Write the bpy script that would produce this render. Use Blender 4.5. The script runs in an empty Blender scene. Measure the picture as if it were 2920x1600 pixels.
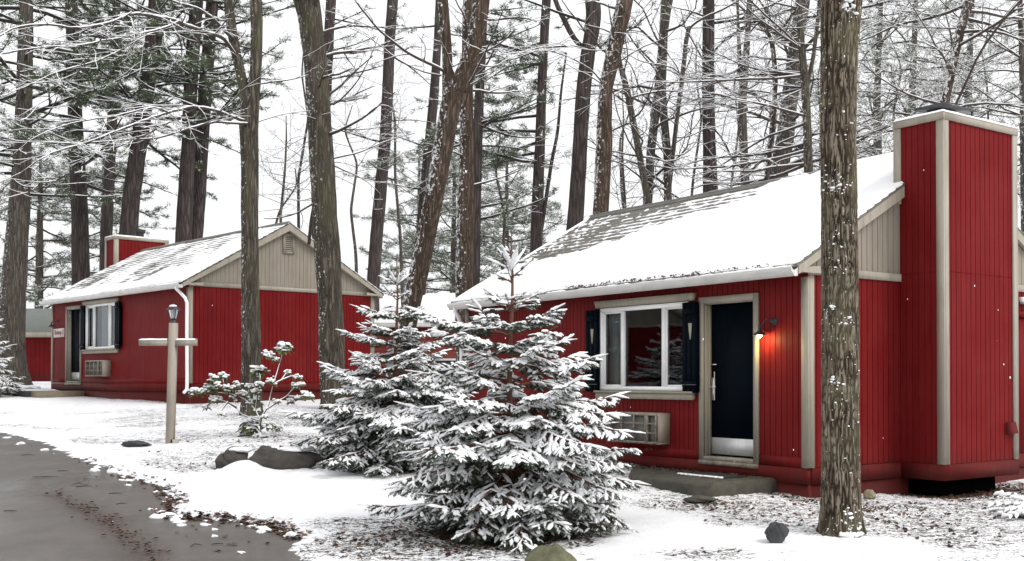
import bpy, math, random
import numpy as np
from mathutils import Matrix, Vector
R = np.random.RandomState(7)
sc = bpy.context.scene
COL = sc.collection
pi = math.pi

# ------------------------------------------------------------------ camera
F, PITCH, ROLL, CXP, CYP = 3261.77, 0.0158, -0.0013, 2045.14, 1031.0
cam_d = bpy.data.cameras.new("camera")
cam = bpy.data.objects.new("camera", cam_d)
COL.objects.link(cam)
cp, sp, cr, sr = math.cos(PITCH), math.sin(PITCH), math.cos(ROLL), math.sin(ROLL)
rt, up, fw = (cr, -sr*sp, sr*cp), (-sr, -cr*sp, cr*cp), (0, cp, sp)
cam.matrix_world = Matrix(((rt[0], up[0], -fw[0], 0), (rt[1], up[1], -fw[1], 0), (rt[2], up[2], -fw[2], 1.6), (0, 0, 0, 1)))
cam_d.sensor_width = 36
cam_d.lens = F/2920*36
cam_d.shift_x = (1460-CXP)/2920
cam_d.shift_y = (CYP-800)/2920
cam_d.clip_start = .1
cam_d.clip_end = 1500
sc.camera = cam

def at(px, py, D):
    """world point D metres ahead of the camera that the photo shows at (px, py)"""
    x, z = (px-CXP)/F, -(py-CYP)/F
    x, z = x*cr-z*sr, x*sr+z*cr
    y, z = cp-z*sp, sp+z*cp
    t = D/y
    return np.array([x*t, D, 1.6+z*t])
def gx(px, D): return (px-CXP)/F*D

# ------------------------------------------------------------------ noise
def _h(ix, iy, s):
    n = (ix.astype(np.int64)*374761393 + iy.astype(np.int64)*668265263 + s*974634777) & 0xFFFFFFFF
    n = ((n ^ (n >> 13))*1274126177) & 0xFFFFFFFF
    return ((n ^ (n >> 16)) & 0xFFFF)/65535.0
def vn(x, y, s=0):
    x = np.asarray(x, float); y = np.asarray(y, float)
    ix, iy = np.floor(x), np.floor(y); fx, fy = x-ix, y-iy
    fx = fx*fx*(3-2*fx); fy = fy*fy*(3-2*fy)
    a, b, c, d = _h(ix, iy, s), _h(ix+1, iy, s), _h(ix, iy+1, s), _h(ix+1, iy+1, s)
    return a+(b-a)*fx+(c-a)*fy+(a-b-c+d)*fx*fy
def fbm(x, y, s=0, o=4):
    v, a, t = 0, .5, 0
    for i in range(o):
        v = v+a*vn(x*2**i, y*2**i, s+i*17); t += a; a *= .5
    return v/t
def ss(a, b, x):
    t = np.clip((x-a)/(b-a), 0, 1); return t*t*(3-2*t)

# ------------------------------------------------------------------ objects
def tag(o, label=None, cat=None, group=None, kind=None):
    if label: o['label'] = label
    if cat: o['category'] = cat
    if group: o['group'] = group
    if kind: o['kind'] = kind
    return o
def empty(name, loc, label, cat, group=None, rz=0):
    o = bpy.data.objects.new(name, None); COL.objects.link(o)
    o.location = loc; o.rotation_euler = (0, 0, rz); o.empty_display_size = .2
    return tag(o, label, cat, group)

class G:
    def __init__(s): s.V = []; s.F = []; s.n = 0
    def add(s, v, f, m=0):
        v = np.asarray(v, float).reshape(-1, 3); f = np.asarray(f, int)
        if not len(f): return
        s.V.append(v); s.F.append((f+s.n, m)); s.n += len(v)
    def box(s, a, b, m=0):
        x0, y0, z0 = a; x1, y1, z1 = b
        s.add([(x0,y0,z0),(x1,y0,z0),(x1,y1,z0),(x0,y1,z0),(x0,y0,z1),(x1,y0,z1),(x1,y1,z1),(x0,y1,z1)],
              [(0,3,2,1),(4,5,6,7),(0,1,5,4),(1,2,6,5),(2,3,7,6),(3,0,4,7)], m)
    def prism(s, poly, axis, a, b, m=0):
        """2D polygon extruded along an axis; poly gives the two other coordinates in order"""
        n = len(poly); v = []
        for t in (a, b):
            for p in poly:
                q = list(p); q.insert(axis, t); v.append(q)
        s.add(v, [(i, (i+1) % n, n+(i+1) % n, n+i) for i in range(n)], m)
        k = s.n
        cen = np.mean(np.array(v).reshape(2, n, 3), axis=1)
        s.add(list(v)+[cen[0], cen[1]], [(2*n, (i+1) % n, i) for i in range(n)]+[(2*n+1, n+i, n+(i+1) % n) for i in range(n)], m)
    def grid(s, X, Y, Z, m=0):
        r, c = X.shape
        v = np.stack([X, Y, Z], -1).reshape(-1, 3)
        i = np.arange(r*c).reshape(r, c)
        s.add(v, np.stack([i[:-1,:-1], i[:-1,1:], i[1:,1:], i[1:,:-1]], -1).reshape(-1, 4), m)
    def tube(s, P, rad, k=6, m=0, cap=True):
        P = np.asarray(P, float); rad = np.asarray(rad, float)*np.ones(len(P))
        T = np.gradient(P, axis=0); T /= np.linalg.norm(T, axis=1)[:, None]+1e-9
        ref = np.array([0, 0, 1.]) if abs(T[:, 2]).mean() < .8 else np.array([1., 0, 0])
        A = np.cross(T, ref); A /= np.linalg.norm(A, axis=1)[:, None]+1e-9
        B = np.cross(T, A)
        th = np.arange(k)*2*pi/k
        v = P[:, None]+rad[:, None, None]*(A[:, None]*np.cos(th)[None, :, None]+B[:, None]*np.sin(th)[None, :, None])
        n = len(P); i = np.arange(n*k).reshape(n, k); j = np.roll(i, -1, 1)
        s.add(v, np.stack([i[:-1], i[1:], j[1:], j[:-1]], -1).reshape(-1, 4), m)
        if cap and k > 3:
            s.add(np.vstack([v[-1], P[-1:]+T[-1:]*rad[-1]*.3]), [(q, (q+1) % k, k) for q in range(k)], m)
            s.add(np.vstack([v[0], P[:1]]), [((q+1) % k, q, k) for q in range(k)], m)
    def blob(s, c, r, m=0, k=10, lump=.2, seed=0, flat=0):
        """a lumpy closed rock / clump; r is (rx, ry, rz)"""
        th = np.linspace(0, pi, k); ph = np.linspace(0, 2*pi, 2*k, endpoint=False)
        T, Pp = np.meshgrid(th, ph, indexing='ij')
        x, y, z = np.sin(T)*np.cos(Pp), np.sin(T)*np.sin(Pp), np.cos(T)
        f = 1+lump*(fbm(x*1.3+z*1.1+seed, y*1.3-z*.7+seed*2.3, seed)*2-1)*1.5+lump*.5*(vn(x*4+seed, y*4+z*3, seed+5)-.5)
        z2 = np.where(z < 0, z*(1-flat), z)
        X, Y, Z = c[0]+x*f*r[0], c[1]+y*f*r[1], c[2]+z2*f*r[2]
        X[0] = X[0].mean(); Y[0] = Y[0].mean(); Z[0] = Z[0].mean(); X[-1] = X[-1].mean(); Y[-1] = Y[-1].mean(); Z[-1] = Z[-1].mean()
        v = np.stack([X, Y, Z], -1).reshape(-1, 3); i = np.arange(v.shape[0]).reshape(X.shape); j = np.roll(i, -1, 1)
        s.add(v, np.stack([i[:-1], i[1:], j[1:], j[:-1]], -1).reshape(-1, 4), m)
    def build(s, name, mats, parent=None, smooth=False, attrs=None):
        me = bpy.data.meshes.new(name)
        V = np.vstack(s.V) if s.V else np.zeros((0, 3))
        me.vertices.add(len(V)); me.vertices.foreach_set('co', V.astype('f').ravel())
        loops = np.concatenate([f.ravel() for f, _ in s.F]); cnt = np.concatenate([np.full(len(f), f.shape[1]) for f, _ in s.F])
        mi = np.concatenate([np.full(len(f), m) for f, m in s.F])
        me.loops.add(len(loops)); me.loops.foreach_set('vertex_index', loops.astype('i'))
        me.polygons.add(len(cnt)); me.polygons.foreach_set('loop_start', np.concatenate([[0], np.cumsum(cnt)[:-1]]).astype('i'))
        me.polygons.foreach_set('material_index', mi.astype('i'))
        if smooth: me.polygons.foreach_set('use_smooth', np.ones(len(cnt), bool))
        for m in (mats if isinstance(mats, (list, tuple)) else [mats]): me.materials.append(m)
        for k, a in (attrs or {}).items():
            at_ = me.attributes.new(k, 'FLOAT', 'POINT'); at_.data.foreach_set('value', np.asarray(a, 'f').ravel())
        me.update(calc_edges=True); me.validate()
        o = bpy.data.objects.new(name, me); COL.objects.link(o)
        if parent: o.parent = parent
        if name in ('snow_cover', 'snow_strip', 'snow_patch', 'snow_on_stems') and not parent.get('post'): o['kind'] = 'stuff'
        return o

# ------------------------------------------------------------------ materials
class N:
    def __init__(s, name):
        s.m = bpy.data.materials.new(name); s.m.use_nodes = True
        s.t = s.m.node_tree; s.b = s.t.nodes['Principled BSDF']; s.out = s.t.nodes['Material Output']
    def n(s, typ, **k):
        o = s.t.nodes.new(typ)
        for a, v in k.items():
            if a.startswith('i_'): s.set(o.inputs[a[2:].replace('_', ' ')], v)
            elif a[0] == 'j' and a[1:].isdigit(): s.set(o.inputs[int(a[1:])], v)
            else: setattr(o, a, v)
        return o
    def set(s, sock, v):
        if isinstance(v, bpy.types.NodeSocket): s.t.links.new(v, sock)
        elif hasattr(v, 'outputs'): s.t.links.new(v.outputs[0], sock)
        else: sock.default_value = v
    def co(s, scale=(1, 1, 1), kind='Object'):
        c = s.n('ShaderNodeTexCoord')
        m = s.n('ShaderNodeMapping'); s.t.links.new(c.outputs[kind], m.inputs['Vector']); m.inputs['Scale'].default_value = scale
        return m
    def noise(s, scale, vec, detail=3, rough=.55):
        return s.n('ShaderNodeTexNoise', i_Scale=scale, i_Vector=vec, i_Detail=detail, i_Roughness=rough)
    def ramp(s, fac, *st):
        r = s.n('ShaderNodeValToRGB'); s.set(r.inputs[0], fac)
        e = r.color_ramp.elements
        while len(e) < len(st): e.new(.5)
        for q, (p, c) in zip(e, st):
            q.position = p; q.color = (c, c, c, 1) if isinstance(c, (int, float)) else (*c, 1)
        return r
    def mix(s, f, a, b, mode='MIX'):
        m = s.n('ShaderNodeMix', data_type='RGBA', blend_type=mode)
        s.set(m.inputs[0], f)
        for i, v in ((6, a), (7, b)): s.set(m.inputs[i], (*v, 1) if isinstance(v, tuple) and len(v) == 3 else v)
        return m.outputs[2]
    def math(s, op, a, b=0, c=None):
        m = s.n('ShaderNodeMath', operation=op); s.set(m.inputs[0], a); s.set(m.inputs[1], b)
        if c is not None: s.set(m.inputs[2], c)
        return m.outputs[0]
    def bump(s, h, strength=.3, dist=.01):
        b = s.n('ShaderNodeBump', i_Height=h, i_Strength=strength, i_Distance=dist); s.set(s.b.inputs['Normal'], b); return b
    def pr(s, **k):
        for a, v in k.items(): s.set(s.b.inputs[a.replace('_', ' ')], (*v, 1) if isinstance(v, tuple) and len(v) == 3 else v)
        return s

def simple(name, col, rough=.6, var=.15, scale=8, sc3=(1, 1, 1), bump=0, metal=0, spec=.5):
    k = N(name); c = k.co(sc3)
    n = k.noise(scale, c, 5)
    d = tuple(x*(1-var) for x in col); l = tuple(min(1, x*(1+var)) for x in col)
    k.pr(Base_Color=k.ramp(n, (.3, d), (.7, l)).outputs[0], Roughness=rough, Metallic=metal)
    k.b.inputs['Specular IOR Level'].default_value = spec
    if bump: k.bump(k.noise(scale*5, c, 4), bump, .01)
    return k.m

def paint(name, col, faded, worn=.25, spec=.16):
    """painted timber: streaks along the boards, faded patches, dirt at the foot, a few chips"""
    k = N(name); c = k.co((1, 1, .12)); c2 = k.co()
    s1 = k.noise(14, c, 6, .65); s2 = k.noise(1.3, c2, 3); s3 = k.noise(60, k.co((1, 1, .1)), 3)
    a = k.mix(k.ramp(s2, (.35, 0.), (.7, worn*2.2)).outputs[0], col, faded)
    a = k.mix(k.ramp(s1, (.25, .55), (.5, 0.), (.85, 0.)).outputs[0], a, tuple(x*.55 for x in col))
    chips = k.ramp(k.noise(38, c2, 2), (.735, 0.), (.75, .55)).outputs[0]
    run = k.ramp(k.noise(3.2, k.co((1, 1, .10)), 5, .7), (.52, 0.), (.72, .38)).outputs[0]
    a = k.mix(run, a, tuple(x*.5+.004 for x in col))
    sep = k.n('ShaderNodeSeparateXYZ'); k.set(sep.inputs[0], c2)
    splash = k.math('MULTIPLY', k.ramp(k.math('ADD', sep.outputs[2], k.math('MULTIPLY', k.noise(5, c2, 4, .7), -.5)), (.0, .75), (.28, 0.)).outputs[0], k.ramp(k.noise(30, c2, 3), (.35, .2), (.6, 1.)).outputs[0])
    a = k.mix(splash, a, (.050, .022, .018))
    a = k.mix(chips, a, faded)
    k.pr(Base_Color=a, Roughness=k.ramp(s1, (.3, .42), (.7, .62)).outputs[0])
    k.b.inputs['Specular IOR Level'].default_value = spec
    k.bump(s3, .25, .004)
    return k.m

M = {}
M['red'] = paint('red_paint', (.148, .0090, .0100), (.19, .022, .022), .22, .05)
M['skirt'] = paint('skirt_paint', (.120, .0085, .0095), (.15, .020, .019), .3, .05)
M['taupe'] = paint('taupe_trim', (.335, .30, .245), (.40, .365, .31))
M['beige'] = paint('beige_siding', (.265, .235, .19), (.31, .28, .23))
M['navy'] = paint('navy_paint', (.0016, .0040, .0080), (.003, .007, .012), .1, .03)
M['white'] = simple('white_vinyl', (.88, .88, .87), .4, .04)
M['gutter'] = simple('gutter_metal', (.62, .61, .58), .4, .12, 3, (1, 1, 4))
M['steel'] = simple('brushed_steel', (.62, .63, .63), .38, .08, 30, (1, 1, .1), metal=.35)
M['nickel'] = simple('nickel', (.6, .58, .55), .3, .05, metal=.9)
M['black'] = simple('black_metal', (.018, .018, .018), .45, .3)
M['greymetal'] = simple('cap_metal', (.07, .075, .08), .4, .3, metal=.5)
M['acgrille'] = simple('grille_mesh', (.16, .16, .145), .7, .15, 40)
M['acbody'] = simple('ac_body', (.4, .36, .3), .5, .06)
M['acdark'] = simple('ac_slots', (.10, .10, .095), .8, .2, 20)
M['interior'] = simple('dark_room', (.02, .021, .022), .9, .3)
M['gap_shade'] = simple('gap_shade_black', (.003, .003, .003), .95, .3, spec=0)  # near-black colour standing in for shade in the gap under the chimney
M['curtain'] = simple('curtain', (.6, .6, .58), .9, .05)
M['netcurtain'] = simple('net_curtain', (.38, .42, .41), .9, .05)
M['curtain2'] = simple('red_curtain', (.1, .01, .015), .9, .1)
M['conc'] = simple('damp_concrete', (.055, .051, .038), .85, .4, 7, bump=.6)
M['conc_pale'] = simple('pale_block', (.24, .2, .14), .85, .2, 9, bump=.4)
M['rock'] = simple('rock', (.05, .045, .038), .85, .4, 6, bump=.7)
M['darkrock'] = simple('dark_rock', (.035, .037, .04), .8, .4, 9, bump=.6)
M['mossrock'] = simple('moss_rock', (.10, .10, .055), .85, .45, 8, bump=.7)
M['signwhite'] = simple('sign_board', (.72, .68, .64), .5, .05)
M['signred'] = simple('sign_lettering', (.22, .03, .035), .5, .05)
M['postwood'] = simple('post_wood', (.33, .29, .24), .7, .15, 12, (1, 1, .15), bump=.3)
M['twigred'] = simple('spruce_stem', (.13, .055, .035), .8, .25, 20)
M['mat'] = simple('door_mat', (.03, .03, .03), .95, .3, 40)
M['grey_roof'] = simple('grey_green_roof', (.13, .145, .13), .7, .12, 5)
M['wire'] = simple('wire', (.2, .2, .18), .5)

def snow_mat():
    k = N('snow'); c = k.co()
    n = k.noise(9, c, 6, .7)
    k.pr(Base_Color=k.ramp(n, (.3, (.85, .86, .88)), (.7, (.93, .93, .935))).outputs[0], Roughness=.55)
    k.b.inputs['Specular IOR Level'].default_value = .2
    k.bump(k.noise(30, c, 5, .7), .5, .012)
    return k.m
M['snow'] = snow_mat()

def glass_mat():
    k = N('window_glass')
    g = k.n('ShaderNodeBsdfGlossy', i_Roughness=.02, i_Color=(.9, .95, 1, 1)); t = k.n('ShaderNodeBsdfTransparent', i_Color=(.55, .6, .6, 1))
    f = k.n('ShaderNodeFresnel', i_IOR=1.5)
    wob = k.n('ShaderNodeBump', i_Height=k.noise(2.5, k.co(), 1), i_Strength=.03, i_Distance=.02)
    k.set(g.inputs['Normal'], wob)
    mx = k.n('ShaderNodeMixShader', j0=f, j1=t, j2=g); k.t.links.new(mx.outputs[0], k.out.inputs[0])
    return k.m
M['glass'] = glass_mat()

def lamp_mat(name, col, s):
    k = N(name); k.pr(Base_Color=(.9, .8, .6), Emission_Color=col, Emission_Strength=s); return k.m
M['bulb'] = lamp_mat('lit_bulb', (1., .72, .36), 30)
def lantern_glass():
    k = N('lantern_glass'); k.pr(Base_Color=(.55, .58, .6), Roughness=.1, Transmission_Weight=.5); return k.m
M['lantern'] = lantern_glass()

def bark_mat(name, dark, light, sc1=1., snow=.0, moss=.0, streak=.1):
    k = N(name); c = k.co((1, 1, streak)); c2 = k.co((1, 1, .5))
    n1 = k.noise(26*sc1, c, 6, .65); n2 = k.noise(2.2, c2, 3); n3 = k.noise(70*sc1, k.co((1, 1, .25)), 4)
    v = k.n('ShaderNodeTexVoronoi', feature='DISTANCE_TO_EDGE', i_Scale=22*sc1, i_Vector=k.mix(.12, c, n1.outputs['Color']))
    h = k.math('MULTIPLY', k.ramp(v, (.0, 0.), (.22, 1.)).outputs[0], k.ramp(n1, (.3, .3), (.65, 1.)).outputs[0])
    a = k.mix(h, dark, light)
    a = k.mix(k.ramp(n2, (.4, 0.), (.65, .5)).outputs[0], a, tuple(x*.6 for x in light))
    if moss:
        geo = k.n('ShaderNodeTexCoord')
        a = k.mix(k.ramp(k.noise(3.1, k.co((1, 1, .35)), 5), (.52, 0.), (.66, moss)).outputs[0], a, (.10, .105, .05))
    if snow:
        g = k.n('ShaderNodeNewGeometry')
        d = k.n('ShaderNodeVectorMath', operation='DOT_PRODUCT', j0=g.outputs['True Normal'], j1=(-.72, -.25, .65))
        s = k.math('ADD', k.noise(17, k.co((1, 1, .8)), 5, .7), k.math('MULTIPLY', d.outputs['Value'], .16))
        s = k.math('ADD', s, k.math('MULTIPLY', k.noise(1.1, k.co(), 2), .22))
        a = k.mix(k.ramp(s, (.845-snow, 0.), (.865-snow, 1.)).outputs[0], a, (.88, .89, .9))
    k.pr(Base_Color=a, Roughness=.9)
    k.b.inputs['Specular IOR Level'].default_value = .15
    k.bump(k.math('ADD', h, k.math('MULTIPLY', n3, .4)), .9, .03)
    return k.m
M['bark_near'] = bark_mat('ridged_bark', (.022, .017, .011), (.17, .14, .10), .75, snow=.03, moss=.25, streak=.16)
M['bark_mid'] = bark_mat('brown_bark', (.030, .025, .020), (.20, .172, .138), .8, snow=.05, moss=.55)
M['bark_dark'] = bark_mat('dark_pine_bark', (.036, .029, .028), (.125, .102, .096), .6, snow=.0)
M['bark_vine'] = bark_mat('vine_bark', (.030, .022, .016), (.17, .125, .095), .8, snow=.10)
M['bark_grey'] = bark_mat('grey_bark', (.045, .038, .034), (.20, .175, .15), .8, snow=.045, moss=.3)
M['branch'] = simple('branch_bark', (.05, .037, .03), .9, .3, 15)
M['branchdark'] = simple('dark_branch', (.025, .02, .018), .9, .3, 15)

def needles(name, a, b, scale=1.2):
    k = N(name); n = k.noise(scale, k.co(), 3)
    k.pr(Base_Color=k.ramp(n, (.3, a), (.7, b)).outputs[0], Roughness=.7)
    k.b.inputs['Specular IOR Level'].default_value = .2
    return k.m
M['needle'] = needles('spruce_needles', (.026, .042, .027), (.07, .09, .055), 5)
M['pine'] = needles('pine_needles', (.042, .062, .034), (.105, .138, .072))
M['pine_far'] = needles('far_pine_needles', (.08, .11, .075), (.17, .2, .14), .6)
M['rholeaf'] = needles('rhododendron_leaf', (.04, .06, .02), (.12, .13, .05), 9)

def leaf_mat():
    k = N('dead_leaves'); g = k.n('ShaderNodeNewGeometry')
    k.pr(Base_Color=k.ramp(g.outputs['Random Per Island'], (0, (.030, .014, .011)), (.35, (.085, .036, .022)), (.7, (.15, .068, .036)), (1, (.06, .042, .026))).outputs[0], Roughness=.8)
    return k.m
M['leaf'] = leaf_mat()

def ground_mat():
    k = N('snowy_lawn'); c = k.co((1, 1, 1)); cs = k.co((1, 1.5, 1))
    at1 = k.n('ShaderNodeAttribute', attribute_name='litter')
    n = k.noise(7.5, cs, 7, .75); n2 = k.noise(2.0, c, 2); n3 = k.noise(30, cs, 5, .75)
    f = k.math('ADD', k.math('MULTIPLY', n, .5), k.math('MULTIPLY', n3, .5))
    f = k.math('ADD', f, k.math('MULTIPLY', k.math('SUBTRACT', at1.outputs['Fac'], .5), .42))
    spk = k.ramp(f, (.520, 0.), (.548, 1.)).outputs[0]
    soil = k.mix(k.ramp(k.noise(22, c, 3), (.45, 0.), (.6, 1.)).outputs[0], (.030, .025, .017), (.085, .034, .022))
    soil = k.mix(k.ramp(n2, (.45, 0.), (.6, .6)).outputs[0], soil, (.07, .072, .036))
    snow = k.ramp(k.noise(6, c, 5), (.3, (.85, .86, .88)), (.7, (.93, .93, .935))).outputs[0]
    k.pr(Base_Color=k.mix(spk, snow, soil), Roughness=.7)
    k.b.inputs['Specular IOR Level'].default_value = .15
    k.bump(k.math('SUBTRACT', k.noise(26, c, 6, .75), k.math('MULTIPLY', spk, .5)), .8, .03)
    return k.m
M['ground'] = ground_mat()

def asphalt_mat():
    k = N('wet_asphalt'); c = k.co()
    n = k.noise(140, c, 3, .7); n2 = k.noise(.55, k.co((1, .6, 1)), 4); n3 = k.noise(9, c, 5)
    at1 = k.n('ShaderNodeAttribute', attribute_name='rut')
    a = k.ramp(n, (.3, (.070, .061, .053)), (.7, (.145, .128, .113))).outputs[0]
    a = k.mix(k.ramp(n3, (.35, .35), (.6, 0.)).outputs[0], a, (.055, .048, .042))
    a = k.mix(k.ramp(k.noise(1.1, c, 5, .65), (.4, .45), (.6, 0.)).outputs[0], a, (.05, .044, .038))
    leafy = k.math('MULTIPLY', at1.outputs['Fac'], k.ramp(k.noise(20, c, 5, .7), (.36, 0.), (.52, 1.)).outputs[0])
    a = k.mix(leafy, a, (.045, .026, .019))
    k.pr(Base_Color=a, Roughness=k.math('SUBTRACT', k.ramp(n2, (.38, .56), (.62, .30)).outputs[0], k.math('MULTIPLY', k.n('ShaderNodeAttribute', attribute_name='wet').outputs['Fac'], .34)))
    k.b.inputs['Specular IOR Level'].default_value = .45
    k.bump(n, .5, .006)
    return k.m
M['asphalt'] = asphalt_mat()

def shingle_mat():
    k = N('roof_shingles'); c = k.co()
    v = k.n('ShaderNodeTexBrick', i_Scale=1, i_Vector=c, i_Mortar_Size=.004, i_Brick_Width=.3, i_Row_Height=.14)
    v.inputs['Color1'].default_value = (.13, .125, .105, 1); v.inputs['Color2'].default_value = (.18, .17, .145, 1); v.inputs['Mortar'].default_value = (.05, .05, .045, 1)
    n = k.noise(60, c, 4)
    k.pr(Base_Color=k.mix(k.ramp(n, (.3, 0.), (.7, .5)).outputs[0], v.outputs[0], (.10, .095, .075)), Roughness=.9)
    return k.m
M['shingle'] = shingle_mat()
M['lap'] = paint('brownish_red_lap_siding', (.24, .05, .04), (.3, .09, .07))

# ------------------------------------------------------------------ terrain
def terr(x, y):
    x = np.asarray(x, float); y = np.asarray(y, float)
    a = np.interp(y, [-50, 10, 27, 33, 37, 45, 60, 400], [-.3, 0, 1.0, 1.15, 1.33, 1.5, 1.56, 2.6])
    m = 1-.72*ss(-2.5, 4, x)*(1-ss(22, 40, y))
    return a*m
def gpt(px, py, z0=None):
    """point where the ray through a photo position meets the terrain"""
    lo, hi = 4., 90.
    for _ in range(50):
        mid = (lo+hi)/2; p = at(px, py, mid)
        if p[2] > terr(p[0], mid): lo = mid
        else: hi = mid
    return at(px, py, lo)
edge_px = [(-420,1205),(-200,1213),(0,1233),(126,1268),(227,1308),(353,1354),(454,1388),(505,1430),(470,1468),(530,1480),(656,1484),(782,1506),(858,1541),(826,1568),(872,1602),(905,1650)]
edge = np.array([gpt(*p)[:2] for p in edge_px])
edge = np.vstack([edge, [[-3.0, 7], [-2.5, 4], [-2.5, -30], [-90, -30], [-90, 22], [-40, 23]]])
def in_road(X, Y):
    """signed distance to the road outline, positive on the road"""
    d = np.full(X.shape, 1e9); ins = np.zeros(X.shape, bool); n = len(edge)
    for i in range(n):
        a, b = edge[i], edge[(i+1) % n]
        ab = b-a; t = np.clip(((X-a[0])*ab[0]+(Y-a[1])*ab[1])/(ab@ab), 0, 1)
        d = np.minimum(d, np.hypot(X-a[0]-t*ab[0], Y-a[1]-t*ab[1]))
        c = ((a[1] > Y) != (b[1] > Y)) & (X < (b[0]-a[0])*(Y-a[1])/((b[1]-a[1])+1e-12)+a[0])
        ins ^= c
    return np.where(ins, d, -d)

CA = dict(x=1.1032, y=13.8772, z=1.6-1.0757, w=.8648)
CB = dict(x=-12.5704, y=27.197, z=1.6-.0716, w=.7381)
def loc(c, u, v):
    w = c['w']; return c['x']-u*math.cos(w)+v*math.sin(w), c['y']+u*math.sin(w)+v*math.cos(w)
def uv(c, X, Y):
    w = c['w']; dx, dy = X-c['x'], Y-c['y']
    return -dx*math.cos(w)+dy*math.sin(w), dx*math.sin(w)+dy*math.cos(w)

SPR = (gx(1457, 11.3), 11.3); SPR2 = (gx(1130, 15.9), 15.9)
def litter(X, Y):
    """how much dead leaf and grass shows through the snow, 0..1"""
    L = .30+.25*(fbm(X*.25, Y*.25, 3)-.5)+.42*(fbm(X*1.1, Y*1.5, 41, 3)-.5)
    def spot(px, py, r, a, sx=1.):
        p = gpt(px, py); return a*np.exp(-(((X-p[0])/sx)**2+(Y-p[1])**2)/r**2)
    L = L+.11*ss(13.2, 18, Y)*(1-ss(24, 29, Y))*ss(-15.5, -11, X)*(1-ss(-6.5, -3., X))+.07*ss(12, 15, Y)*(1-ss(24, 27, Y))
    L = L+spot(2780, 1490, 1.2, .32, 1.2)+spot(2650, 1430, .7, .12)+spot(2450, 1430, .9, .2)+spot(2040, 1520, .3, .4)+spot(2010, 1450, .45, .6, 1.6)+spot(2760,1560,.5,.3)
    L = L+spot(2000, 1585, .35, .4, 1.6)+spot(2150, 1500, .5, .25, 1.5)+spot(2280, 1470, .7, .22, 1.5)+spot(2600, 1520, .8, .25)+spot(960, 1575, .7, .35, 1.4)+spot(900, 1500, .5, .2)+spot(2880, 1450, .7, .3)
    L = L-spot(760, 1420, 1.6, .55, 1.3)-spot(1000, 1440, 1., .3)-spot(1850, 1530, .9, .4)-spot(2480, 1580, .5, .3)
    L = L+spot(1000, 1500, .7, .42, 1.6)+spot(1230, 1560, .8, .35, 1.6)
    for (sx, sy), r in ((SPR, 1.35), (SPR2, .8)):
        L = L+.9*(1-ss(r*.55, r*1.05, np.hypot(X-sx, Y-sy)))
    for c in (CA, CB):
        u, v = uv(c, X, Y)
        L = L+.75*((u > -1.2) & (u < 9.5)).astype(float)*(1-ss(.15, .5, np.abs(v+.0)))*(.3 if c is CB else 1)
    u, v = uv(CA, X, Y)
    L = L+1.2*ss(1.35, 1.7, v)*(1-ss(3.6, 4.2, v))*(1-ss(.85, 1.25, -u))*ss(-.3, .1, -u)
    L = L-.35*ss(-.55, -.1, in_road(X, Y))*(1-ss(9.5, 12, Y)*0)
    return np.clip(L, 0, 1.6)
def cover(L): return np.where(L < .51, L, .51+.06*np.tanh((L-.51)/.3))

def axis_pts(segs):
    o = []
    for a, b, st in segs:
        o += list(np.arange(a, b, st))
    return np.array(o+[segs[-1][1]])
gxs = axis_pts([(-260, -60, 20), (-60, -22, 2), (-22, -9, .22), (-9, 5.5, .055), (5.5, 12, .3), (12, 60, 3), (60, 260, 20)])
gys = axis_pts([(-40, 0, 4), (0, 8.6, .5), (8.6, 16, .045), (16, 22, .09), (22, 34, .22), (34, 60, 1), (60, 340, 14)])
X, Y = np.meshgrid(gxs, gys)
Lm = litter(X, Y)
rd = in_road(X, Y)+.20*(fbm(X*3.1, Y*3.1, 9, 5)-.5)+.07*(vn(X*11, Y*15, 14)-.5)+.06*(vn(X*22, Y*26, 4)-.5)
thick = .035*(1-ss(-.10, .03, rd))-.03*ss(-.02, .05, rd)
bump = (.020*(fbm(X*9, Y*9, 21)-.5)+.022*(vn(X*17, Y*17, 2)-.5)*np.clip(Lm+.2, 0, 1)+.06*(fbm(X*.8, Y*.8, 8)-.5))*(1-ss(-.05, .05, rd))
near = ss(0, 6, Y)
hump = lambda px, py, r, h: h*np.exp(-((X-gpt(px, py)[0])**2+(Y-gpt(px, py)[1])**2)/r**2)
ucv, vcv = uv(CA, X, Y)
Z = terr(X, Y)-.03*ss(.9, 1.6, vcv)*(1-ss(3.4, 4.2, vcv))*(1-ss(1.0, 1.7, -ucv))*ss(-1.5, -.6, -ucv)+thick+bump*near+hump(2400, 1500, .45, .04)+hump(2000, 1500, .8, .05)+hump(900, 1400, .9, .05)+hump(700, 1356, .30, .17)+hump(860, 1362, .5, .05)
dry = np.zeros(X.shape)                                   # bare ground under the lowest boughs and beneath the chimney
for (sx, sy), r_ in ((SPR, .95), (SPR2, .6)): dry = np.maximum(dry, 1-ss(r_*.6, r_, np.hypot(X-sx, Y-sy)))
dry = np.maximum(dry, ss(1.6, 1.8, vcv)*(1-ss(3.2, 3.5, vcv))*(1-ss(.70, .95, -ucv))*ss(-.2, .05, -ucv))
g = G(); g.grid(X, Y, Z)
o = g.build('snow_ground', M['ground'], smooth=True, attrs={'litter': np.maximum(cover(Lm), 1.2*dry)}); tag(o, kind='structure')
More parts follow.
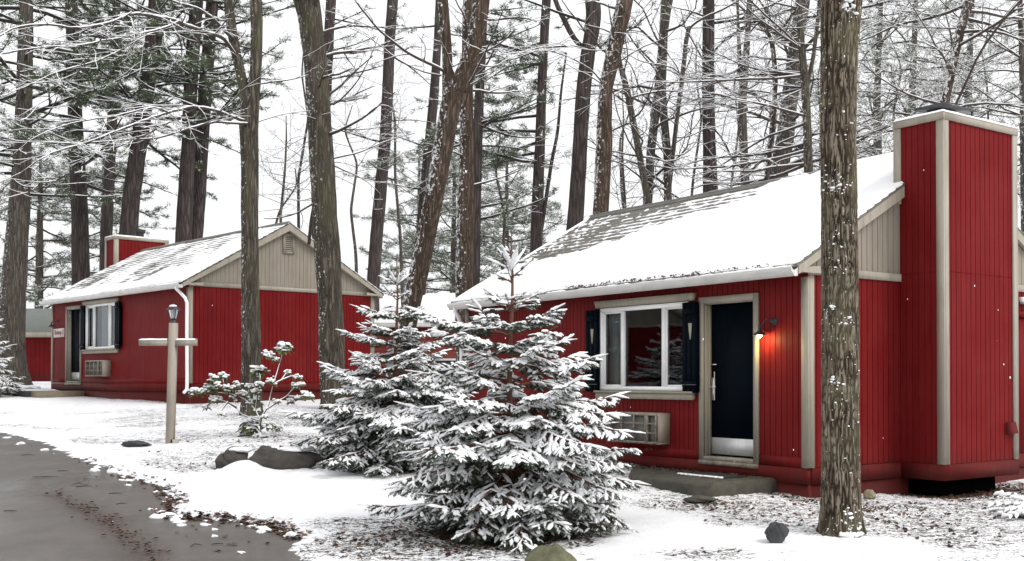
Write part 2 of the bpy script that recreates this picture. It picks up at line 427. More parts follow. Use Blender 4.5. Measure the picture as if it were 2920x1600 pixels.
# the road, a gently sloping sheet that the ragged snow edge overlaps
rx = axis_pts([(-90, -24, 6), (-24, -9, .3), (-9, -2.4, .12)]); ry = axis_pts([(-30, 6, 2), (6, 20, .15), (20, 26, .5)])
X2, Y2 = np.meshgrid(rx, ry)
rutp = np.array([gpt(*p)[:2] for p in ((160,1405),(215,1440),(285,1475),(330,1515),(390,1565),(450,1625))])
dr = np.full(X2.shape, 1e9)
for a, b in zip(rutp[:-1], rutp[1:]):
    ab = b-a; t = np.clip(((X2-a[0])*ab[0]+(Y2-a[1])*ab[1])/(ab@ab), 0, 1)
    dr = np.minimum(dr, np.hypot(X2-a[0]-t*ab[0], Y2-a[1]-t*ab[1]))
rut = (1-ss(.03, .30, dr)); wp = gpt(95, 1385); wet = np.exp(-(((X2-wp[0])/.55)**2+((Y2-wp[1])/1.3)**2))
Z2 = terr(X2, Y2)+.004-.015*(1-ss(.0, .3, dr))
keep = in_road(X2, Y2) > -.5
g = G(); g.grid(X2, Y2, Z2)
f, m = g.F[0]; g.F[0] = (f[keep.ravel()[f].all(1)], m)
o = g.build('asphalt_road', M['asphalt'], smooth=True, attrs={'rut': rut, 'wet': wet}); tag(o, kind='structure')

def ground_z(x, y):
    i = np.clip(np.searchsorted(gxs, x)-1, 0, len(gxs)-2); j = np.clip(np.searchsorted(gys, y)-1, 0, len(gys)-2)
    tx = (x-gxs[i])/(gxs[i+1]-gxs[i]); ty = (y-gys[j])/(gys[j+1]-gys[j])
    return (Z[j, i]*(1-tx)+Z[j, i+1]*tx)*(1-ty)+(Z[j+1, i]*(1-tx)+Z[j+1, i+1]*tx)*ty

# dead leaves lying on and poking out of the snow
def leaves(x, y, z, size, tilt):
    n = len(x); a = R.rand(n)*2*pi
    d = np.stack([np.cos(a), np.sin(a), np.zeros(n)], 1); s = np.stack([-np.sin(a), np.cos(a), np.zeros(n)], 1)
    t = (R.rand(n)-.3)*tilt; d[:, 2] = np.sin(t); s[:, 2] = (R.rand(n)-.5)*tilt
    c = np.stack([x, y, z], 1); L = (size*(.6+.8*R.rand(n)))[:, None]; W = L*(.28+.25*R.rand(n))[:, None]
    v = np.stack([c-d*L*.5, c-d*L*.05+s*W+[0, 0, .012], c+d*L*.5, c-d*L*.05-s*W+[0, 0, .012]], 1)
    i = np.arange(n)[:, None]*4
    return v.reshape(-1, 3), np.hstack([i, i+1, i+2, i+3])
x = -9+14.5*R.rand(120000); y = 9.6+11*R.rand(120000)
pL = np.clip(litter(x, y)-.38, 0, 1)**1.3*.22
k = (R.rand(len(x)) < pL) & (in_road(x, y) < 0); x, y = x[k], y[k]
g = G(); g.add(*leaves(x, y, ground_z(x, y)+.004, .048, 1.1))
# the drift of leaves along the road edge
t = R.rand(900)*8+4; i = t.astype(int); p = edge[i]+(edge[i+1]-edge[i])*(t-i)[:, None]+R.randn(900, 2)*.07
k = ss(2, 9, t) > R.rand(900); p = p[k]; t = t[k]
g.add(*leaves(p[:, 0], p[:, 1], np.maximum(ground_z(p[:, 0], p[:, 1]), terr(p[:, 0], p[:, 1]))+.012, .06, .5))
q = rutp[:-1][R.randint(0, 5, 170)]; q = q+(rutp[1]-rutp[0])*R.rand(170)[:, None]*1.3+R.randn(170, 2)*.07
g.add(*leaves(q[:, 0], q[:, 1], terr(q[:, 0], q[:, 1])+.012, .045, .3))
# a few strays on the asphalt
q = np.array([gpt(px, py)[:2] for px, py in ((230,1380),(265,1366),(470,1448),(455,1455),(525,1482),(560,1535),(640,1575),(655,1572),(300,1480),(250,1390),(600,1500),(540,1520),(150,1400),(690,1560),(760,1540),(90,1350))])
q = q[R.randint(0, len(q), 34)]+R.randn(34, 2)*.12
g.add(*leaves(q[:, 0], q[:, 1], terr(q[:, 0], q[:, 1])+.014, .06, .3))
o = g.build('dead_leaves', M['leaf']); tag(o, 'brown fallen leaves showing through the snow and along the road edge', 'leaves', kind='stuff')
g = G()
for px, py, l_, an in ((130,1362,.32,.2),(225,1385,.22,-.3),(240,1390,.18,.5),(255,1452,.2,.9),(262,1450,.16,-.4),(330,1410,.15,.2),(80,1300,.2,.1),(560,1560,.12,1.),(30,1460,.14,.1),(345,1440,.1,.6),(180,1345,.16,-.1),(620,1555,.1,.4)):
    p = gpt(px, py); q = np.array([math.cos(an), math.sin(an), 0])*l_/2; z_ = np.array([0, 0, .012]); g.tube([p-q+z_, p+z_*1.6+R.randn(3)*.008, p+q+z_], [.004, .005, .002], 4)
o = g.build('fallen_twigs', M['branchdark'] if 'branchdark' in M else M['leaf']); tag(o, 'thin fallen twigs scattered on the wet drive', 'twigs', kind='stuff')
# small lumps of snow on the road and its edge
g = G()
for px, py, r in ((362,1357,.10),(363,1386,.05),(454,1383,.09),(345,1352,.07),(505,1440,.07),(478,1473,.08),(502,1480,.09),(508,1466,.08),(587,1500,.055),(612,1513,.045),(612,1532,.045),(752,1517,.075),(690,1578,.05),(470,1475,.06),(520,1500,.05),(20,1250,.09),(60,1268,.08),(130,1285,.07),(745,1520,.05),(505,1493,.06)):
    p = gpt(px, py); g.blob((p[0], p[1], terr(p[0], p[1])+.008), (r*.8, r*.6, r*.34), k=9, lump=.9, seed=int(px))
t = R.rand(80)*9+3; i = t.astype(int); p = edge[i]+(edge[i+1]-edge[i])*(t-i)[:, None]+R.randn(80, 2)*.10
for (a, b) in p:
    r = .010+.05*R.rand()**3; g.blob((a, b, max(float(ground_z(a, b)), float(terr(a, b)))+.008), (r*1.3, r, r*.6), k=6, lump=.9, seed=int(abs(a*977)) % 91)
o = g.build('snow_clumps', M['snow'], smooth=True); tag(o, 'small lumps of snow along the ragged road edge', 'snow', kind='stuff')

# ------------------------------------------------------------------ cabins
def siding(g, m, s0, s1, zb, zt, pitch=.1016, holes=(), gw=.011, gd=.010, off=0., mp=None):
    """grooved vertical boards in (s along, t outward, z); mp maps them into place"""
    ks = np.arange(math.floor(s0/pitch)-1, math.ceil(s1/pitch)+2)*pitch+off
    e = {s0, s1}
    for k in ks:
        for q in (k, k+gw):
            if s0 < q < s1: e.add(q)
    for h in holes: e |= {h[0], h[1]}
    if callable(zt):
        for q in getattr(zt, 'breaks', ()): e.add(q)
    e = sorted(e); Zt = zt if callable(zt) else (lambda s: zt)
    V = []; Fq = []
    def quad(*p):
        n = len(V); V.extend(p); Fq.append((n, n+1, n+2, n+3))
    for a, b in zip(e[:-1], e[1:]):
        if b-a < 1e-6: continue
        c = (a+b)/2; r = ((c-off) % pitch) < gw
        t = -gd if r else 0.
        cuts = sorted([(h[2], h[3]) for h in holes if h[0]-1e-6 <= a and b <= h[1]+1e-6])
        lo = zb; iv = []
        for h0, h1 in cuts:
            if h0 > lo: iv.append((lo, lo, h0, h0))
            lo = h1
        iv.append((lo, lo, max(lo, Zt(a)), max(lo, Zt(b))))
        for z0, z1, z2, z3 in iv:
            if z2-z0 < 1e-4 and z3-z1 < 1e-4: continue
            quad((a, t, z0), (b, t, z1), (b, t, z3), (a, t, z2))
            if r:
                quad((a, 0, z0), (a, t, z0), (a, t, z2), (a, 0, z2)); quad((b, t, z1), (b, 0, z1), (b, 0, z3), (b, t, z3))
    V = np.array(V); g.add(mp(V), Fq, m)

def cabin(c, p):
    L, W, HF, HR, HE, E, O = p['L'], p['W'], p['HF'], p['HR'], p['HE'], p['E'], p['O']
    gz = p['gz']; z0 = c['z']-gz
    root = empty('cabin', (c['x'], c['y'], gz), p['label'], 'cabin', 'red cabins with beige gables', -c['w'])
    s = p['mir']
    fx = (lambda d: -d) if not s else (lambda d: -L+d)
    xc = 0. if not s else -L; sg = 1 if not s else -1      # chimney end and its outward sign
    xo = -L if not s else 0.                                 # the other end
    sl = (HR-HE)/(W/2+E)
    zr = lambda y: HR-sl*np.abs(np.asarray(y)-W/2)
    Zo = lambda z: z+z0
    def shift(A): A = np.array(A, float); A[:, 2] += z0; return A
    front = lambda V: shift(np.stack([V[:, 0], -V[:, 1], V[:, 2]], 1))
    back = lambda V: shift(np.stack([V[:, 0], W+V[:, 1], V[:, 2]], 1))
    right = lambda V: shift(np.stack([V[:, 1], V[:, 0], V[:, 2]], 1))
    left = lambda V: shift(np.stack([-L-V[:, 1], V[:, 0], V[:, 2]], 1))
    def bx(g, a, b, m=0):
        a, b = np.minimum(a, b), np.maximum(a, b); g.box((a[0], a[1], a[2]+z0), (b[0], b[1], b[2]+z0), m)
    dh, wn = p['door'], p['win']
    holes = [(*sorted((fx(dh[0]), fx(dh[1]))), .0, 2.11), (*sorted((fx(wn[0]), fx(wn[1]))), .93, 2.13)]
    g = G(); siding(g, 0, -L, 0, .0, HF+.06, holes=holes, mp=front, off=.03)
    seg = sorted([fx(dh[0]), fx(dh[1])]); bx(g, (-L, -.016, 0), (seg[0]-.1, 0, .12)); bx(g, (seg[1]+.1, -.016, 0), (0, 0, .12))
    g.build('front_wall', M['red'], root)
    for nm, mp, full in (('gable_wall', right, 1), ('gable_wall', left, 1)):
        g = G(); siding(g, 0, 0, W, .0, HF+.005, mp=mp, off=.04); g.build(nm, M['red'], root)
        g = G(); zt = lambda y: float(zr(y))-.03
        zt.breaks = (W/2,)
        siding(g, 0, 0, W, HF+.1, zt, mp=mp, off=.04, gd=.008); g.build('gable_panel', M['beige'], root)
    g = G(); siding(g, 0, -L, 0, 0, HF+.06, mp=back); g.build('back_wall', M['red'], root)
    g = G()
    for (x0, x1, y0, y1) in ((-L, 0, -.022, .05), (-L, 0, W-.05, W+.022), (-L-.022, -L+.05, .05, W-.05), (-.05, .022, .05, W-.05)):
        bx(g, (x0, y0, -.20), (x1, y1, -.006))
    g.build('skirt_board', M['skirt'], root)
    g = G(); t = .004
    for (x0, x1, y0, y1) in ((-L+t, -t, t, .06), (-L+t, -t, W-.06, W-t), (-L+t, -L+.06, .06, W-.06), (-.06, -t, .06, W-.06)):
        bx(g, (x0, y0, -1.1), (x1, y1, -.2))
    g.build('foundation', M['skirt'], root)
    # corner boards, frieze, rakes
    for x in (0., -L):
        o = 1 if x == 0 else -1
        for y in (0., W):
            q = -1 if y == 0 else 1; g = G()
            bx(g, (x-o*.095, y+q*.024, 0.), (x+o*.022, y-q*.0, HF-.03)); bx(g, (x, y-q*.0, 0.), (x+o*.024, y-q*.085, HF))
            g.build('corner_trim', M['taupe'], root)
    for x, o in ((0., 1), (-L, -1)):
        g = G(); bx(g, (x, -.0, HF), (x+o*.026, W, HF+.10))
        xf = x+o*(O+.03)
        for q in (-1, 1):
            yy = [W/2, W/2+q*(W/2+E)]; zz = [HR-.035, HE-.035]
            g.prism([(yy[0], zz[0]+z0), (yy[1], zz[1]+z0), (yy[1], zz[1]+z0-.10), (yy[0], zz[0]+z0-.17)], 0, *sorted((x+o*.0265, xf)))
            yb = 0. if q < 0 else W
            g.prism([(yb-q*.28, HE-.0+z0), (yb+q*E, HE-.05+z0), (yb+q*E, HF+.015+z0), (yb-q*.28, HF+.012+z0)], 0, *sorted((x+o*.027, xf-o*.004)))
        g.build('rake_board', M['taupe'], root)
    g = G()
    for q in (-1, 1):
        yb = 0. if q < 0 else W
        bx(g, (-L-O, yb+q*E, HE-.13), (O, yb+q*(E-.02), HE-.03)); bx(g, (-L-O+.01, yb, HF+.02), (O-.01, yb+q*(E-.02), HF+.035))
    g.build('soffit', M['taupe'], root)
    # roof: courses of shingles, then the snow lying on them
    def roofgrid(q, nx, ny):
        xs = np.linspace(-L-O-.03, O+.03, nx); ds = np.linspace(0, W/2+E+.03, ny)
        XX, DD = np.meshgrid(xs, ds); return XX, W/2+q*DD, DD
    sw = lambda DD: .012*((DD/.14) % 1)
    g = G()
    for q in (-1, 1):
        XX, YY, DD = roofgrid(q, 24, 190); ZZ = HR-sl*DD+sw(DD)+z0
        g.grid(XX, YY, ZZ); g.grid(XX[::189], YY[::189], ZZ[::189]-.05)
        for cc in (0, -1): g.grid(np.stack([XX[:, cc]]*2), np.stack([YY[:, cc]]*2), np.stack([ZZ[:, cc], ZZ[:, cc]-.04]))
        g.grid(np.stack([XX[-1]]*2), np.stack([YY[-1]]*2), np.stack([ZZ[-1], ZZ[-1]-.04]))
    g.prism([(W/2-.09, HR-sl*.09+.018+z0), (W/2, HR+.030+z0), (W/2+.09, HR-sl*.09+.018+z0), (W/2+.08, HR-sl*.09+z0), (W/2, HR+.008+z0), (W/2-.08, HR-sl*.09+z0)], 0, -L-O-.01, O+.01)
    roof = g.build('roof', M['shingle'], root)
    g = G()
    for q in (-1, 1):
        XX, YY, DD = roofgrid(q, 560, 250 if q < 0 else 60)
        T = p['snow'](-XX if not s else L+XX, 1-DD/(W/2+E), q)
        edge_t = np.minimum(ss(0, .06, XX+L+O+.03), ss(0, .06, O+.03-XX))*.9+.1
        T = np.where(T > 0, T*edge_t, T)
        drip = np.clip((DD-(W/2+E-.02))/.05, 0, 1)
        ZZ = HR-sl*DD+T+z0-.03*drip*(T > 0)
        g.grid(XX, YY, ZZ)
        g.grid(np.stack([XX[-1]]*2), np.stack([YY[-1]]*2), np.stack([ZZ[-1], np.minimum(ZZ[-1], HR-sl*DD[-1]-.02+z0)]))
    g.build('snow_cover', M['snow'], roof, smooth=True)
    # gutter and downspout
    g = G(); yf = -E-.115; zt = HE-.045
    prof = [(-E-.005, zt), (-E-.005, zt-.11), (-E-.06, zt-.115), (-E-.085, zt-.075), (yf, zt-.045), (yf, zt), (yf+.012, zt+.0), (yf+.012, zt-.03), (-E-.03, zt-.03)]
    g.prism([(a, b+z0) for a, b in prof], 0, -L-O-.02, O+.02)
    gut = g.build('gutter', M['gutter'], root)
    if not s:
        n_ = 230; q = R.rand(n_)**.8; xx = -.3-4.6*q+R.randn(n_)*.05; g = G(); g.add(*leaves(xx, yf+.03+.09*R.rand(n_), zt+z0+.03+.035*R.rand(n_), .035, 1.6)); g.build('wet_leaves', M['leaf'], gut)['kind'] = 'stuff'
    g = G(); XX = np.linspace(-L-O, O, 500); w = np.linspace(0, 1, 5); A, B = np.meshgrid(XX, w)
    zz = zt-.02+.035*np.sin(pi*B)*(.35+1.1*fbm(A*6, B*2, 5))+.035*(fbm(A*1.5, 0*A, 6)-.35)
    g.grid(A, yf-.004+(.11*B), zz+z0); g.build('snow_cover', M['snow'], gut, smooth=True)
    o = 1 if xo == 0 else -1
    g = G()
    P = [(xo+o*.0-o*.12, -E-.06, HF+.02), (xo-o*.12, -E-.05, HF-.08), (xo-o*.10, -E+.02, HF-.15), (xo+o*.03, -.10, HF-.30), (xo+o*.06, -.07, HF-.42), (xo+o*.06, -.07, 1.2), (xo+o*.09, -.07, .1), (xo+o*.13, -.09, -.14), (xo+o*.18, -.18, -.22)]
    P = np.array(P); P[:, 2] += z0
    g.tube(P, .04, 8); g.build('downspout', M['white'], gut, smooth=True)
    # door
    d0, d1 = sorted((fx(dh[0]), fx(dh[1])))
    g = G(); bx(g, (d0-.02, .10, .065), (d1+.02, .14, 2.12)); door = g.build('door', M['navy'], root)
    g = G()
    bx(g, (d0-.09, -.03, -.005), (d0, .0, 2.18)); bx(g, (d1, -.03, -.005), (d1+.09, .0, 2.18)); bx(g, (d0, -.03, 2.095), (d1, .0, 2.18))
    bx(g, (d0-.001, .0, .0), (d0+.012, .1, 2.095)); bx(g, (d1-.012, .0, .0), (d1+.001, .1, 2.095)); bx(g, (d0, .0, 2.083), (d1, .1, 2.1))
    bx(g, (d0+.012, .05, .0), (d0+.03, .099, 2.083)); bx(g, (d1-.03, .05, .0), (d1-.012, .099, 2.083))
    g.build('door_frame', M['taupe'], door)
    g = G(); bx(g, (d0-.08, -.05, -.055), (d1+.085, .0, .0)); bx(g, (d0+.01, -.035, .001), (d1-.01, .12, .055)); g.build('threshold', M['taupe'], door)
    g = G(); bx(g, (d0+.02, .094, .08), (d1-.02, .0995, .30)); g.build('kick_plate', M['steel'], door)
    hs = d0+.045 if not s else d0+.86
    g = G(); bx(g, (hs, .075, .80), (hs+.065, .0995, 1.10)); bx(g, (hs+.03, .035, .97), (hs+.045, .075, .985)); bx(g, (hs+.02, .035, .965), (hs+.13, .05, .99)); bx(g, (hs+.01, .06, 1.27), (hs+.11, .0995, 1.285))
    g.tube([(hs+.10, .05, .80+z0), (hs+.10, .05, 1.18+z0)], .008, 6)
    g.build('door_lock', M['nickel'], door)
    # window
    w0, w1 = sorted((fx(wn[0]), fx(wn[1]))); m1, m2 = sorted((fx(wn[2]), fx(wn[3])))
    g = G(); fw = .058
    bx(g, (w0, -.045, .92), (w1, .03, .92+fw)); bx(g, (w0, -.045, 2.14-fw), (w1, .03, 2.14)); bx(g, (w0, -.045, .92+fw), (w0+fw, .03, 2.14-fw)); bx(g, (w1-fw, -.045, .92+fw), (w1, .03, 2.14-fw))
    for m in (m1, m2): bx(g, (m-.035, -.032, .92+fw), (m+.035, .03, 2.14-fw))
    for a, b in ((w0+fw, m1-.035), (m2+.035, w1-fw)):
        bx(g, (a, -.012, .92+fw), (a+.022, .028, 2.14-fw)); bx(g, (b-.022, -.012, .92+fw), (b, .028, 2.14-fw)); bx(g, (a+.022, -.012, .92+fw), (b-.022, .028, .945+fw)); bx(g, (a+.022, -.012, 2.115-fw), (b-.022, .028, 2.14-fw))
    win = g.build('window', M['white'], root)
    g = G()
    for a, b in ((w0+fw, m1-.035), (m1+.035, m2-.035), (m2+.035, w1-fw)):
        g.add([(a, .012, .92+fw+z0), (b, .012, .92+fw+z0), (b, .012, 2.14-fw+z0), (a, .012, 2.14-fw+z0)], [(0, 1, 2, 3)])
    g.build('pane', M['glass'], win)
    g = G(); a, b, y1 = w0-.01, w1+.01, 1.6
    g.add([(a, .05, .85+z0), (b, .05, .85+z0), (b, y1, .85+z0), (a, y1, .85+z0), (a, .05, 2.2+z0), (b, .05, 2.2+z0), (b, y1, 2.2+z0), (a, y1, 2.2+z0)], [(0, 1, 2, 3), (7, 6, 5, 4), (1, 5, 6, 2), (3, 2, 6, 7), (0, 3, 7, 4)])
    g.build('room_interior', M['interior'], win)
    for (a, b, mt) in p['curt']:
        g = G(); XX = np.linspace(fx(a), fx(b), 60); g.grid(np.stack([XX]*2), np.stack([.10+.018*np.sin(XX*75)]*2), np.stack([XX*0+.93+z0, XX*0+2.13+z0])); g.build('curtain', M[mt], win, smooth=True)
    h0, h1 = sorted((fx(wn[0]-.13), fx(wn[1]+.09)))
    g = G(); V = [(h0-.015, -.075), (h1+.015, -.075), (h1, -.0), (h0, .0)]
    g.add([(h0, 0, 2.15+z0), (h1, 0, 2.15+z0), (h1, -.06, 2.15+z0), (h0, -.06, 2.15+z0), (h0-.02, 0, 2.25+z0), (h1+.02, 0, 2.25+z0), (h1+.02, -.08, 2.25+z0), (h0-.02, -.08, 2.25+z0)], [(0, 3, 2, 1)[::-1], (4, 5, 6, 7)[::-1], (3, 2, 6, 7), (0, 3, 7, 4), (2, 1, 5, 6), (1, 0, 4, 5)])
    g.build('header_board', M['taupe'], win)
    g = G(); bx(g, (h0, -.065, .80), (h1, -.0, .885)); bx(g, (h0-.02, -.09, .886), (h1+.02, .0, .915)); g.build('sill', M['taupe'], win)
    for a, b in ((wn[0]-.255, wn[0]+.06), (wn[1]+.005, wn[1]+.335)):
        x0, x1 = sorted((fx(a), fx(b)))
        g = G()
        bx(g, (x0, -.075, .895), (x1, -.05, 2.125))
        n = 3; st = (x1-x0)/n
        for i in range(n): bx(g, (x0+i*st+.004, -.083, .895), (x0+(i+1)*st-.004, -.0755, 2.125))
        for zc in (1.02, 2.0): bx(g, (x0+.01, -.094, zc-.04), (x1-.01, -.0835, zc+.04))
        bx(g, (x0+.01, -.05, 1.0), (x0+.03, -.0, 2.0)); bx(g, (x1-.03, -.05, 1.0), (x1-.01, -.0, 2.0))
        sh = g.build('shutter', M['navy'], root)
        g = G(); xm = (x0+x1)/2+.02
        g.add([(xm-.045, -.0865, 1.84+z0), (xm-.01, -.0865, 1.62+z0), (xm+.01, -.0865, 1.62+z0), (xm+.035, -.0865, 1.84+z0), (xm-.045, -.084, 1.84+z0), (xm-.01, -.084, 1.62+z0), (xm+.01, -.084, 1.62+z0), (xm+.035, -.084, 1.84+z0)], [(0, 1, 2, 3), (4, 7, 6, 5), (0, 4, 5, 1), (1, 5, 6, 2), (2, 6, 7, 3), (3, 7, 4, 0)])
        if p['candle']: g.build('cutout', M['taupe'], sh)
        g = G(); bx(g, (x0+.02, -.1, 1.0), (x1, -.0945, 1.012)); g.build('hinge', M['greymetal'], sh)
    # chimney
    c0, c1, P_, HT = 1.70, 3.24, .715, 4.47
    cx0, cx1 = xc-sg*.06, xc+sg*P_
    cf = (lambda V: shift(np.stack([V[:, 0], c0-V[:, 1], V[:, 2]], 1)))
    cb = (lambda V: shift(np.stack([V[:, 0], c1+V[:, 1], V[:, 2]], 1)))
    co = (lambda V: shift(np.stack([cx1+sg*V[:, 1], V[:, 0], V[:, 2]], 1)))
    ci = (lambda V: shift(np.stack([cx0-sg*V[:, 1], V[:, 0], V[:, 2]], 1)))
    g = G(); xa, xb = sorted((cx0, cx1))
    for za, zb in ((0, 2.44), (2.446, HT-.02)):
        siding(g, 0, xa, xb, za, zb, mp=cf); siding(g, 0, xa, xb, za, zb, mp=cb); siding(g, 0, c0, c1, za, zb, mp=co, off=.02)
    siding(g, 0, c0, c1, 2.6, HT-.02, mp=ci, off=.02)
    bx(g, (xa+.012, c0+.012, -.15), (xb-.012, c1-.012, HT-.03))
    ch = g.build('chimney', M['red'], root)
    g = G(); bx(g, (min(cx0, cx1-sg*.26), c0+.16, -1.0), (max(cx0, cx1-sg*.26), c1-.12, -.19)); g.build('gap_shade_block', M['gap_shade'], ch)  # added black block: paints the shade of the gap below the chimney
    g = G(); bx(g, (xa, c0-.022, -.205), (xb+.022*(sg > 0), c1+.022, -.004)) if sg > 0 else bx(g, (xa-.022, c0-.022, -.205), (xb, c1+.022, -.004)); g.build('chimney_skirt', M['skirt'], ch)
    g = G(); tt = .024
    for x, q in ((cx0, -sg), (cx1, sg)):
        for y, r in ((c0, -1), (c1, 1)):
            zb = 0. if q == sg else HE+.9
            bx(g, (x+q*tt, y+r*tt, zb), (x-q*.092, y+r*.0, HT-.105)); bx(g, (x+q*tt, y, zb), (x+q*.0, y-r*.085, HT-.105))
    bx(g, (xa-.03, c0-.03, HT-.10), (xb+.03, c0, HT)); bx(g, (xa-.03, c1, HT-.10), (xb+.03, c1+.03, HT)); bx(g, (xa-.03, c0, HT-.10), (xa, c1, HT)); bx(g, (xb, c0, HT-.10), (xb+.03, c1, HT))
    g.build('chimney_trim', M['taupe'], ch)
    g = G(); XX, YY = np.meshgrid(np.linspace(xa-.035, xb+.035, 30), np.linspace(c0-.035, c1+.035, 50))
    ed = np.minimum.reduce([XX-xa+.035, xb+.035-XX, YY-c0+.035, c1+.035-YY])
    g.grid(XX, YY, HT-.01+z0+.05*ss(-.01, .05, ed)*(.7+.5*fbm(XX*4, YY*4, 3))); g.build('snow_cover', M['snow'], ch, smooth=True)
    g = G(); xm = (xa+xb)/2
    if not s:
        bx(g, (xm-.13, 2.02, HT), (xm+.13, 2.30, HT+.145))
        xa_, xb_, ya_, yb_, zc = xm-.24, xm+.24, 1.90, 2.56, HT+.145
        g.add([(xa_, ya_, zc+z0), (xb_, ya_, zc+z0), (xb_, yb_, zc+z0), (xa_, yb_, zc+z0), (xa_, ya_, zc+.035+z0), (xb_, ya_, zc+.035+z0), (xb_, yb_, zc+.035+z0), (xa_, yb_, zc+.035+z0), (xm, 2.2, zc+.075+z0), (xm, 2.3, zc+.075+z0)], [(3, 2, 1, 0), (0, 1, 5, 4), (1, 2, 6, 5), (2, 3, 7, 6), (3, 0, 4, 7), (5, 6, 9, 8), (7, 4, 8, 9)])
        g.add([(xa_, ya_, zc+.035+z0), (xb_, ya_, zc+.035+z0), (xm, 2.2, zc+.075+z0), (xb_, yb_, zc+.035+z0), (xa_, yb_, zc+.035+z0), (xm, 2.3, zc+.075+z0)], [(0, 1, 2), (3, 4, 5)])
        for x, y in ((xb_-.02, yb_-.03), (xa_+.02, yb_-.03)): bx(g, (x-.012, y-.012, HT), (x+.012, y+.012, zc))
    else:
        bx(g, (xm-.16, 2.25, HT), (xm+.16, 2.75, HT+.07)); g.tube([(xm, 2.55, HT+.05+z0), (xm, 2.55, HT+.24+z0)], .12, 12)
        g.tube([(xm, 2.55, HT+.19+z0), (xm, 2.55, HT+.28+z0)], .16, 12)
    g.build('chimney_cap', M['greymetal'] if not s else M['black'], ch)
    # louvred vent in the plain gable
    g = G(); x = xo; o = 1 if xo == 0 else -1
    va, vb, za, zb = 2.33, 2.64, 3.28, 3.80
    for a, b in (((va, za), (va+.06, zb)), ((vb-.06, za), (vb, zb)), ((va+.06, zb-.06), (vb-.06, zb)), ((va+.06, za), (vb-.06, za+.06))):
        bx(g, (x, a[0], a[1]), (x+o*.035, b[0], b[1]))
    for k in range(8):
        z = za+.07+k*.05; g.add([(x+o*.03, va+.06, z+z0), (x+o*.03, vb-.06, z+z0), (x+o*.004, vb-.06, z+.04+z0), (x+o*.004, va+.06, z+.04+z0)], [(0, 1, 2, 3)])
    bx(g, (x+o*.001, va+.05, za+.05), (x+o*.003, vb-.05, zb-.05), 1)
    g.build('gable_vent', [M['beige'], M['interior']], root)
    return root, Zo, z0, bx

def snowA(u, q, side):
    n = fbm(u*1.2, q*4, 11); n2 = fbm(u*7, q*34, 12, 3); n3 = vn(u*14, q*55, 13)
    if side > 0: return .05+.02*n
    b = np.interp(u, [0, 2.5, 3.7, 5.6, 7.7, 8.7], [1.2, 1.03, .84, .64, .52, .43])
    d = b-q+(n-.5)*.30
    full = .038*ss(-.02, .16, d)+.02*(n-.5)+.065*ss(.90, .97, q)*ss(.0, .1, d+.08)
    course = ((1-q)*(5.3/2+.24)/.14) % 1
    thin = -.0125+.0085*ss(7.6, 4., u)+.020*(n2-.42)+.010*ss(.3, .0, course)+ss(0, .25, 1.02-u*.0-q)*0
    lump = .05*np.clip(n3-.60, 0, 1)*ss(6.5, 8.3, u+0*q)*1.6+.032*np.clip(n2-.56, 0, 1)
    rake = .03*ss(8.50, 8.58, u)
    ridge = .0*q
    t = np.where(d > .05, full, thin+lump+full)
    e = ss(.05, .0, q)*(.05*(fbm(u*5, 0*u, 15)-.42))
    return np.maximum(t+e+.006, rake-.0)
def snowB(u, q, side):
    n = fbm(u*1.4, q*4, 31); n2 = fbm(u*5, q*16, 32); course = ((1-q)*(5./2+.22)/.14) % 1
    if side > 0: return .04+.01*n
    base = .010+.022*(n-.5)+.02*ss(5.0, 9.3, u)*(1-q*.6)+.035*ss(.16, .03, q)
    lines = -.010*ss(.45, 1.0, course)+.012*(n2-.5)+.022*(fbm(u*2.2,q*11,36)-.5)
    e = ss(.06, .0, q)*.06*(fbm(u*4, 0*u, 35)-.45)
    return base+lines+e
PA = dict(L=8.5891, W=5.30, HF=2.353, HR=4.211, HE=2.471, E=.24, O=.055, gz=.12, mir=False, door=(.96, 1.96), win=(2.28, 4.36, 3.81, 2.83), snow=snowA,
          curt=[(3.88, 4.30, 'netcurtain')], candle=True, label='red cabin on the right with tall red chimney, navy door and lit wall lamp')
PB = dict(L=9.3119, W=4.90, HF=2.325, HR=4.063, HE=2.4126, E=.2, O=.12, gz=1.05, mir=True, door=(1.25, 2.28), win=(2.72, 4.95, 4.42, 3.33), snow=snowB,
          curt=[(3.58, 4.35, 'curtain'), (3.42, 3.56, 'curtain2'), (4.6, 4.9, 'acgrille')], candle=False, label='red cabin on the left with white downspout and louvred vent in its beige gable')
A, ZA, zA, bxA = cabin(CA, PA)
B, ZB, zB, bxB = cabin(CB, PB)

# the far door, light and small vent on the gable end of the right-hand cabin
g = G(); bxA(g, (.024, 3.98, 0), (.05, 4.06, 2.06)); bxA(g, (.024, 4.9, 0), (.05, 4.98, 2.06)); bxA(g, (.024, 4.06, 1.98), (.05, 4.9, 2.06)); bxA(g, (.012, 4.06, .02), (.02, 4.9, 1.98))
sd = g.build('side_door', M['red'], A); tag(sd, 'plain red side door behind the chimney')
g = G(); bxA(g, (.02, 4.0, .98), (.09, 4.04, 1.04)); g.build('handle', M['nickel'], sd)
def placed(root, name, x, y, z, label, cat, group=None, rz=0):
    """a thing fixed to a cabin, standing free in the scene"""
    w = -root.rotation_euler.z; X_ = root.location.x+x*math.cos(w)+y*math.sin(w); Y_ = root.location.y-x*math.sin(w)+y*math.cos(w)
    return empty(name, (X_, Y_, root.location.z+z), label, cat, group, -w+rz)
t = placed(A, 'side_light', .0, 4.42, zA+2.2, 'small white light box above the red side door at the edge of the frame', 'light')
g = G(); g.box((.012, -.12, 0), (.10, .12, .07)); g.build('light_housing', M['white'], t); g = G(); g.box((.02, -.1, -.03), (.09, .1, 0)); g.build('diffuser', M['lantern'], t)
